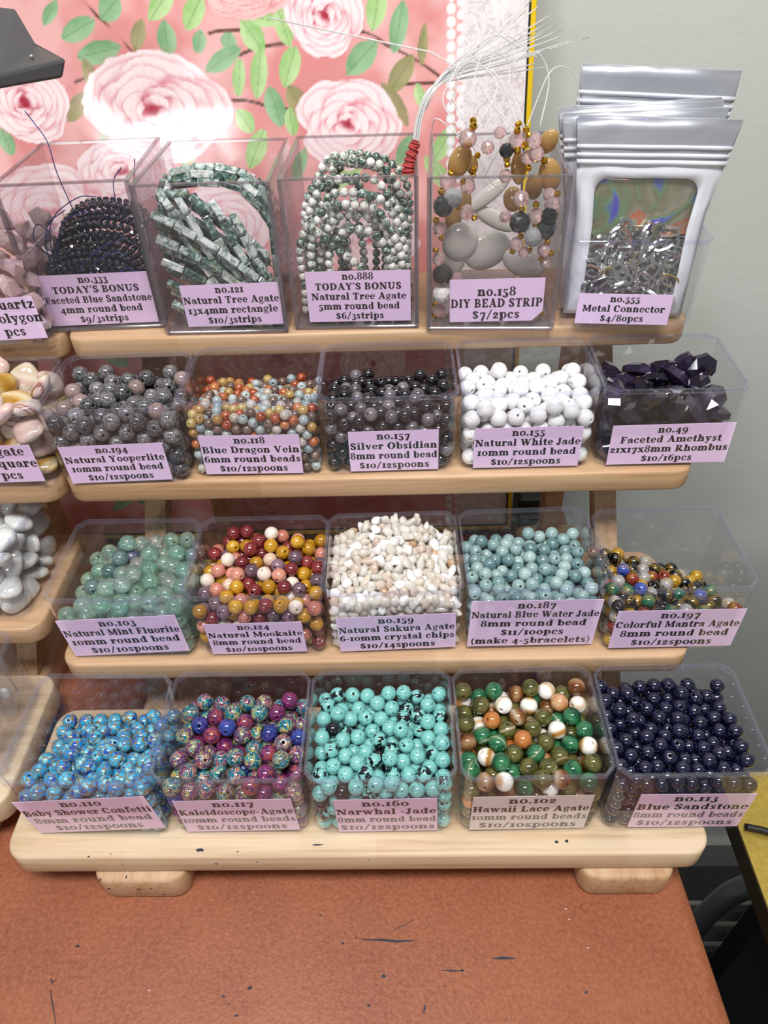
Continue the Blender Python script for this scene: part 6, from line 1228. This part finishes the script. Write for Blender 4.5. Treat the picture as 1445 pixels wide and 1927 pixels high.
for side, loops in (('L', [[(-.021, .016, .106), (-.030, .03, .118), (-.016, .04, .132), (-.002, .03, .122), (-.014, .016, .104)], [(-.020, .016, .102), (-.034, .02, .110), (-.034, .03, .088), (-.024, .03, .070)], [(-.018, .018, .108), (-.010, .035, .136), (.006, .04, .128), (-.004, .028, .106)], [(-.020, .018, .104), (-.012, .03, .092), (-.002, .034, .074), (.006, .034, .070)], [(-.018, .018, .108), (-.026, .03, .126), (-.006, .046, .142), (.010, .05, .136)]]),
                    ('R', [[(.009, .016, .106), (-.002, .03, .126), (-.018, .04, .128), (-.026, .034, .112)], [(.012, .016, .104), (.004, .03, .128), (.018, .042, .134), (.026, .04, .122), (.022, .026, .102)], [(.010, .018, .106), (.000, .02, .092), (-.006, .024, .078)], [(.014, .018, .104), (.026, .03, .128), (.040, .036, .122), (.044, .034, .096)], [(.008, .018, .104), (-.008, .03, .120), (.002, .05, .140), (.020, .05, .130)], [(.016, .018, .098), (.006, .032, .116), (-.010, .036, .110), (-.016, .03, .094)]])):
    for lp in loops:
        bm = bmesh.new(); tube(bm, spline([(q[0], q[1] + (.007 if side == 'R' else 0), q[2]) for q in lp], 28), .00036, 5); obj('elastic_cord', bm, M_NYLON, strips[side], True)

# bundle of stiff nylon lines bound in red thread, leaning between two boxes
FIB = [[[0.0103, 0.43, 0.3051], [0.0116, 0.432, 0.3129], [0.0149, 0.434, 0.322]], [[[0.0149, 0.434, 0.322], [0.017, 0.437, 0.3328], [0.0243, 0.442, 0.3455], [0.0376, 0.455, 0.3559], [0.0597, 0.48, 0.3633], [0.085, 0.52, 0.3737]], [[0.0149, 0.434, 0.322], [0.017, 0.437, 0.3328], [0.0243, 0.442, 0.3455], [0.0383, 0.455, 0.355], [0.0616, 0.48, 0.3614], [0.0858, 0.5, 0.3728]], [[0.0149, 0.434, 0.322], [0.017, 0.437, 0.3328], [0.0243, 0.442, 0.3455], [0.04, 0.455, 0.3542], [0.0666, 0.48, 0.3597], [0.0997, 0.52, 0.3675]], [[0.0149, 0.434, 0.322], [0.017, 0.437, 0.3328], [0.0243, 0.442, 0.3455], [0.0393, 0.455, 0.3525], [0.0646, 0.48, 0.3563], [0.0939, 0.51, 0.3629]], [[0.0149, 0.434, 0.322], [0.017, 0.437, 0.3328], [0.0243, 0.442, 0.3455], [0.0407, 0.455, 0.3517], [0.0689, 0.48, 0.3546], [0.1049, 0.52, 0.3586]], [[0.0149, 0.434, 0.322], [0.017, 0.437, 0.3328], [0.0243, 0.442, 0.3455], [0.041, 0.455, 0.3509], [0.0698, 0.48, 0.3529], [0.1029, 0.5, 0.3585]], [[0.0149, 0.434, 0.322], [0.017, 0.437, 0.3328], [0.0243, 0.442, 0.3455], [0.0432, 0.455, 0.3505], [0.0762, 0.48, 0.352], [0.1205, 0.52, 0.3541]], [[0.0149, 0.434, 0.322], [0.017, 0.437, 0.3328], [0.0243, 0.442, 0.3455], [0.0422, 0.455, 0.3502], [0.0732, 0.48, 0.3515], [0.11, 0.5, 0.3562]], [[0.0149, 0.434, 0.322], [0.017, 0.437, 0.3328], [0.0243, 0.442, 0.3455], [0.0389, 0.455, 0.3484], [0.0637, 0.48, 0.3478], [0.0907, 0.5, 0.35]], [[0.0149, 0.434, 0.322], [0.017, 0.437, 0.3328], [0.0243, 0.442, 0.3455], [0.0385, 0.455, 0.347], [0.0627, 0.48, 0.345], [0.0887, 0.5, 0.3452]], [[0.0149, 0.434, 0.322], [0.017, 0.437, 0.3328], [0.0243, 0.442, 0.3455], [0.0401, 0.455, 0.3465], [0.0675, 0.48, 0.3439], [0.1005, 0.51, 0.3414]], [[0.0149, 0.434, 0.322], [0.017, 0.437, 0.3328], [0.0243, 0.442, 0.3455], [0.0391, 0.455, 0.3502], [0.0644, 0.48, 0.3515], [0.0971, 0.53, 0.3517]], [[0.0149, 0.434, 0.322], [0.017, 0.437, 0.3328], [0.0243, 0.442, 0.3455], [0.0408, 0.455, 0.3528], [0.069, 0.48, 0.3569], [0.1089, 0.54, 0.36]], [[0.0149, 0.434, 0.322], [0.017, 0.437, 0.3328], [0.0243, 0.442, 0.3455], [0.0326, 0.455, 0.3497], [0.0455, 0.48, 0.3507], [0.0502, 0.47, 0.3598]], [[0.0149, 0.434, 0.322], [0.017, 0.437, 0.3328], [0.0243, 0.442, 0.3455], [0.0371, 0.455, 0.3544], [0.0584, 0.48, 0.3603], [0.0854, 0.54, 0.3662]], [[0.0149, 0.434, 0.322], [0.017, 0.437, 0.3328], [0.0243, 0.442, 0.3455], [0.0378, 0.455, 0.3514], [0.0603, 0.48, 0.3541], [0.0834, 0.5, 0.3607]], [[0.0149, 0.434, 0.322], [0.017, 0.437, 0.3328], [0.0243, 0.442, 0.3455], [0.0356, 0.455, 0.353], [0.0541, 0.48, 0.3574], [0.0707, 0.5, 0.3663]], [[0.0149, 0.434, 0.322], [0.017, 0.437, 0.3328], [0.0243, 0.442, 0.3455], [0.0388, 0.455, 0.3512], [0.0633, 0.48, 0.3537], [0.0879, 0.49, 0.3614]]], [[0.017, 0.437, 0.3315], [0.0262, 0.44, 0.3458], [0.0384, 0.445, 0.3536], [0.0231, 0.45, 0.3606], [-0.0077, 0.455, 0.3664], [-0.062, 0.46, 0.3774]]]
wrap, fibres, stray = FIB
t = thing('cord_bundle', 'fanned bundle of clear nylon cords bound with red thread', 'cord', wrap[0])
base = Vector(wrap[0])
bm = bmesh.new(); W = [Vector(p) - base for p in wrap]
P = spline(W, 40); tube(bm, P, [.0034 + .0006 * math.sin(i * 1.9) - (.0012 * i / 40) for i in range(41)], 12)
obj('red_wrap', bm, solid('red_thread', '#9c2f30', .75, bump=None), t, True)
for i in range(9):      # windings standing proud of the wrap
    k = int(3 + i * 4.1); c = P[min(k, 39)]; d = (P[min(k + 1, 40)] - P[k - 1]).normalized(); u = d.orthogonal().normalized(); w_ = d.cross(u); sl = rng.uniform(-.0014, .0014)
    bm = bmesh.new(); tube(bm, [c + (u * math.cos(a) + w_ * math.sin(a)) * (.0037 - .0012 * k / 40) + d * sl * math.cos(a) for a in [2 * PI * q / 16 for q in range(17)]], .00055, 6); obj('thread_winding', bm, solid('red_thread_light', '#b5463f', .8), t, True)
for i, f in enumerate(fibres):
    p = [Vector(q) - base for q in f]; d = Vector((rng.uniform(-.0016, .0016), rng.uniform(-.0014, .0014), 0))
    p = [q + d * (1 if n < 3 else .6) for n, q in enumerate(p)]
    bm = bmesh.new(); tube(bm, [P[20] + d] + spline(p, 18), .00042, 5); obj('nylon_cord', bm, M_NYLON, t, True)
bm = bmesh.new(); tube(bm, [Vector(q) - base for q in stray], .00045, 5); obj('nylon_cord', bm, M_NYLON, t, True)

# ------------------------------------------------------------------ silver zip bags standing in the connector tray
def m_holo():
    t = NT('holographic_foil'); v = t.coord(1.0, False)
    n = t.noise(v, 26.0, 2, .5, 1.6); lw = t.n('LayerWeight', Blend=.5)
    f = t.math('FRACT', t.math('ADD', t.math('MULTIPLY', n, 2.6), lw.outputs['Facing']))
    c = t.ramp(f, [(0, '#a09c86'), (.20, '#85825c'), (.34, '#749a70'), (.46, '#6470b8'), (.56, '#4a40cc'), (.66, '#a08ab8'), (.80, '#b89068'), (.92, '#d86a48'), (1, '#a09c86')])
    return t.end(t.pbr(c, .22, .35, bump=n, bdist=.004))
M_HOLO = m_holo()
t_ = NT('silver_pouch'); v_ = t_.coord(1.0, False)
M_POUCH = t_.end(t_.pbr('#d9dbe2', .4, .12, bump=t_.noise(v_, 26.0, 2, .5, .6), bdist=.0025))
t_ = NT('grey_pouch_seal'); v_ = t_.coord(1.0, False)
M_SEAL = t_.end(t_.pbr('#a9abb2', .36, .35, bump=t_.noise(v_, 24.0, 2, .5, .6), bdist=.0025))
def flare(z): return 1 + .22 * max(0.0, min(1.0, (z - .054) / .050))
def sheet(name, outer, holes, f, mat, parent, thick=.0003):
    """a flat sheet with this outline and holes, bent to the surface y = f(x, z)"""
    bm = bmesh.new(); es = []
    for lp in [outer] + holes:
        vs = [bm.verts.new((x, 0, z)) for x, z in lp]
        es += [bm.edges.new((a, b)) for a, b in zip(vs, vs[1:] + vs[:1])]
    bmesh.ops.triangle_fill(bm, edges=es, use_beauty=True)
    bmesh.ops.subdivide_edges(bm, edges=bm.edges, cuts=2, use_grid_fill=True)
    for v in bm.verts:
        v.co.y = f(v.co.x, v.co.z); v.co.x *= flare(v.co.z)
    bmesh.ops.recalc_face_normals(bm, faces=bm.faces)
    for fc in bm.faces: fc.smooth = True
    o = obj(name, bm, mat, parent)
    m = o.modifiers.new('thickness', 'SOLIDIFY'); m.thickness = thick
    return o
def rrect(x0, x1, z0, z1, r, seg=6): return rounded_outline(x0, x1, z0, z1, r, seg)
def zip_bag(label, loc, roll, lean, w, h, front):
    b = thing('zip_bag', label, 'bag', loc, 0, 'silver zip bags')
    b.rotation_euler = (-lean, roll, PLACE['555'][1]); b.location.z += abs(roll) * w / 2 + .0006
    hw = w / 2; nz_ = h - .014
    out = [(-hw, 0), (hw, 0), (hw, nz_ - .003), (hw - .0022, nz_ - .0018), (hw, nz_ - .0006), (hw, h), (-hw, h), (-hw, nz_ - .0006), (-hw + .0022, nz_ - .0018), (-hw, nz_ - .003)]
    wav = lambda x, z: .0009 * math.sin(x * 90 + z * 60 + roll * 40) + .0006 * math.sin(x * 210 - z * 80)
    zr = h - .0205
    depth = .0085 if front else .0016
    fr = lambda x, z: -depth * max(0, 1 - z / zr) ** .6 * max(0, 1 - (x / hw) ** 2) ** .5 * min(1, .15 + z / .012) - .0004 + wav(x, z) * .5
    bk = lambda x, z: .0004 + wav(x, z) * .5
    sheet('back_sheet', out, [], bk, M_HOLO if front else M_POUCH, b)
    body = [(-hw, 0), (hw, 0), (hw, zr + .003), (-hw, zr + .003)]
    win = rrect(-hw + .0088, hw - .0088, .008, zr - .0075, .008)
    if front:
        sheet('front_sheet', body, [win], fr, M_POUCH, b)
        sheet('window_film', rrect(-hw + .0083, hw - .0083, .0075, zr - .0070, .008), [], lambda x, z: fr(x, z) + .0004, M_FILM, b, .0001)
    else: sheet('front_sheet', body, [], fr, M_POUCH, b)
    sheet('top_seal', [(x, z) for x, z in [(-hw, zr + .003), (hw, zr + .003)] + out[2:]], [], lambda x, z: -.0009 + wav(x, z) * .5, M_SEAL, b)
    for dz in (.0, .0035, .0075):
        bm = bmesh.new(); tube(bm, [Vector(((-hw + 2 * hw * q / 12) * flare(zr + dz), -.0012 + wav(-hw + 2 * hw * q / 12, zr + dz) * .5, zr + dz)) for q in range(13)], .0011 if dz else .0014, 8); obj('zip_ridge', bm, M_POUCH, b, True)
    return b
org, rz = PLACE['555']
def in555(x, y, z): c, s = math.cos(rz), math.sin(rz); return org + Vector((c * x - s * y, s * x + c * y, z))
BAGS = [('frontmost silver zip bag with a clear window full of metal connectors', (.0000, .0150, .0017), .030, .115, .0695, .1035, True),
        ('silver zip bag standing directly behind the windowed bag', (-.0005, .0205, .0017), .045, .105, .0690, .1030, False),
        ('silver zip bag third from the front of the connector tray', (-.001, .0255, .0017), -.015, .105, .0700, .1060, False),
        ('silver zip bag fourth from the front of the connector tray', (-.001, .0305, .0017), -.030, .100, .0700, .1070, False),
        ('silver zip bag second from the back, its top edge rising rightwards', (.0005, .0355, .0017), -.040, .095, .0690, .1070, False),
        ('rearmost and tallest standing silver zip bag, its top edge falling rightwards', (-.0015, .0410, .0017), .060, .095, .0680, .1215, False)]
bags = [zip_bag(l, in555(*p), r, a, w, h, f) for l, p, r, a, w, h, f in BAGS]

# metal connectors inside the front bag
M_SILV = solid('bright_silver', '#d6d6d4', .2, 1.0)
bm = bmesh.new()
oval = [(math.copysign(abs(math.cos(a)) ** .75, math.cos(a)) * .0056, math.copysign(abs(math.sin(a)) ** .75, math.sin(a)) * .0037) for a in [2 * PI * k / 28 for k in range(28)]]
inn = [(x * .74, y * .64) for x, y in oval]
lp = [[(x, y, -.0011) for x, y in oval], [(x * 1.02, y * 1.03, -.0006) for x, y in oval], [(x * 1.02, y * 1.03, .0006) for x, y in oval], [(x, y, .0011) for x, y in oval], [(x, y, .0011) for x, y in inn], [(x, y, -.0011) for x, y in inn]]
loft(bm, lp + [lp[0]], True); bmesh.ops.remove_doubles(bm, verts=bm.verts, dist=1e-7)
CON = bpy.data.meshes.new('metal_connector'); bm.to_mesh(CON); bm.free(); CON.materials.append(M_SILV)
for f in CON.polygons: f.use_smooth = False
bpy.context.view_layer.update()
mw = bags[0].matrix_world.copy()
r5 = random.Random(21); spots = []
tries = 0
while len(spots) < 95 and tries < 9000:
    tries += 1
    x, z = r5.uniform(-.0235, .0235), r5.uniform(.006, .052)
    if z > .050 - .010 * abs(x / .027) ** 2 + r5.uniform(-.008, .002): continue
    y = -r5.uniform(.0010, .0046) * max(.25, 1 - z / .10)
    p = Vector((x, y * 1.3, z))
    if any((p - q).length < .0045 for q in spots): continue
    spots.append(p)
    o = bpy.data.objects.new('metal_connector', CON); COL.objects.link(o)
    q = Euler((PI / 2 + r5.gauss(0, .55), r5.uniform(0, 6.3), r5.gauss(0, .5)))
    o.matrix_world = mw @ Matrix.Translation(p) @ q.to_matrix().to_4x4()
    tag(o, 'small oval silver connector ring in the front zip bag', 'metal ring', 'oval metal connectors')

# clear bags of white pieces in the lowest tray of the cut-off rack
def m_bagfilm():
    t = NT('crinkled_clear_bag'); return clear_plastic('crinkled_bag_film', (.93, .93, .94), .10, (.85, .85, .86), .12)
M_BAGF = m_bagfilm()
for i, (x, y, z, sx, sz, lab) in enumerate([(.0245, .016, .0360, .026, .034, 'crinkled clear plastic bag of white pieces at the front of the lowest cut-off tray'), (.0225, .042, .0380, .028, .036, 'crinkled clear plastic bag of white pieces at the back of the lowest cut-off tray')]):
    b = root_in('bags', 'plastic_bag', lab, 'bag', 'clear bags of white pieces')
    bm = bmesh.new(); bmesh.ops.create_icosphere(bm, subdivisions=4, radius=1.0)
    for v in bm.verts:
        k = 1 + .30 * mnoise.noise(v.co * 2.2 + Vector((i * 7, 0, 0))) + .10 * mnoise.noise(v.co * 6 + Vector((i * 3, 1, 2)))
        v.co = Vector((v.co.x * sx * .5 * k, v.co.y * .011 * k, v.co.z * sz * .85 * k))
        v.co += Vector((0, 0, 0))
    o = obj('bag_film', bm, M_BAGF, b); o.location = (x, y + .004, z)
    for q in range(9):
        o = obj('white_piece', tab[q % 2], None, b); o.location = (x + rng.uniform(-.008, .008), y + .004 + rng.uniform(-.003, .003), z + rng.uniform(-.020, .012)); o.rotation_euler = rrot(); o.scale = (.5, .5, .5)

# ------------------------------------------------------------------ things round about
# dark metal lamp head reaching in from above
t = thing('desk_lamp', 'dark grey metal lamp head jutting in above the rose print', 'lamp', (-.19, .40, .385))
bm = bmesh.new(); B = Vector((-.19, .40, .385))
pr = [[(-.1398, .36, .3704), (-.1358, .36, .3776), (-.1647, .40, .3789), (-.1600, .40, .3700)], [(-.1687, .36, .3671), (-.1665, .36, .3727), (-.1773, .42, .3900), (-.1790, .42, .3700)], [(-.240, .36, .3590), (-.240, .36, .3650), (-.240, .42, .3990), (-.240, .42, .3650)]]
loft(bm, [[Vector(p) - B for p in r] for r in pr], True, True, True)
bmesh.ops.recalc_face_normals(bm, faces=bm.faces)
o = obj('lamp_head', bm, solid('dark_grey_metal', '#4c4a4c', .42, .35), t)
m = o.modifiers.new('edge', 'BEVEL'); m.width = .0012; m.segments = 2
bm = bmesh.new(); tube(bm, [Vector((-.235, .40, .385)) - B, Vector((-.262, .42, .46)) - B, Vector((-.27, .46, .62)) - B, Vector((-.27, .59, .66)) - B], .006, 12); obj('lamp_arm', bm, solid('dark_grey_metal', '#4c4a4c'), t, True)
bm = bmesh.new(); bmesh.ops.create_uvsphere(bm, u_segments=10, v_segments=6, radius=.0009); o = obj('screw', bm, M_SILV, t, True); o.location = Vector((-.1560, .3725, .3769)) - B

# black plug box beside the leaning print
t = thing('plug_box', 'small black plug box on the table behind the rack legs', 'plug', (.1150, .482, TZ))
boxo('box_body', -.0140, .0140, -.014, .016, .006, .0360, solid('black_plastic', '#17181a', .35), t, .003, 3)
boxo('label_strip', -.0118, .0118, -.0143, -.0139, .016, .0200, solid('pale_strip', '#8f9296', .5), t)
boxo('base', -.0150, .0150, -.0150, .016, 0, .0060, solid('tan_base', '#b59a55', .5), t, .001)

# gold-topped side table, its cable, and what stands in the gap
t = thing('side_table', 'side table with a brushed gold top and dark brown edge', 'table', (.40, .06, -.95))
tg = NT('brushed_gold'); vg = tg.coord(1.0, False)
ng = tg.noise(vg, 320.0, 3)
M_GTOP = tg.end(tg.pbr(tg.mix(ng, srgb('#a88a34'), srgb('#d1b75c')), .38, .55, bump=ng, bdist=.0002))
bm = bmesh.new(); slab(bm, [(x - .40, y - .06) for x, y in [(.2150, -.30), (.75, -.30), (.75, .268), (.2132, .256)]], .9155, .9165, .0003); obj('gold_top', bm, M_GTOP, t)
bm = bmesh.new(); slab(bm, [(x - .40, y - .06) for x, y in [(.2145, -.3005), (.7505, -.3005), (.7505, .2685), (.2127, .2565)]], .898, .9154, .0004); obj('table_edge', bm, solid('dark_brown_edge', '#3a2c1c', .4), t)
boxo('cloth_skirt', -.182, .33, -.345, .11, .02, .8975, solid('black_cloth', '#0e0e10', .8), t)
for lx, ly in ((-.10, .17), (.32, .17)): boxo('leg', lx, lx + .025, ly, ly + .025, 0, .898, solid('black_steel', '#141416'), t)
bm = bmesh.new(); tube(bm, spline([(.2165, .2180, -.0312), (.2300, .2140, -.0305), (.250, .205, -.0312), (.285, .190, -.0312)], 16), .0022, 10)
tag(obj('power_cable', bm, solid('black_rubber', '#121214', .5), None, True), 'black power cable lying on the gold side table', 'cable')
t = thing('folding_chair', 'folded chair with a bent grey tube frame in the dark gap', 'chair', (.2560, .32, -.95))
G = solid('grey_tube', '#8f9296', .4, .2)
bm = bmesh.new(); tube(bm, spline([(.125, -.02, .650), (.0755, -.02, .612), (.0590, -.02, .5586), (.0560, -.02, .499), (.060, -.02, .42), (.07, -.01, .012)], 40), .011, 12); obj('tube_frame', bm, G, t, True)
bm = bmesh.new(); tube(bm, [(.16, .05, .012), (.17, .06, .655), (.125, -.02, .650)], .011, 12); obj('tube_frame', bm, G, t, True)
for k in range(5): boxo('slat', .066, .165, .002 + .008 * k, .008 + .008 * k, .22 + .045 * k, .245 + .045 * k, solid('pale_slat', '#b9b5a8', .6), t, .002)
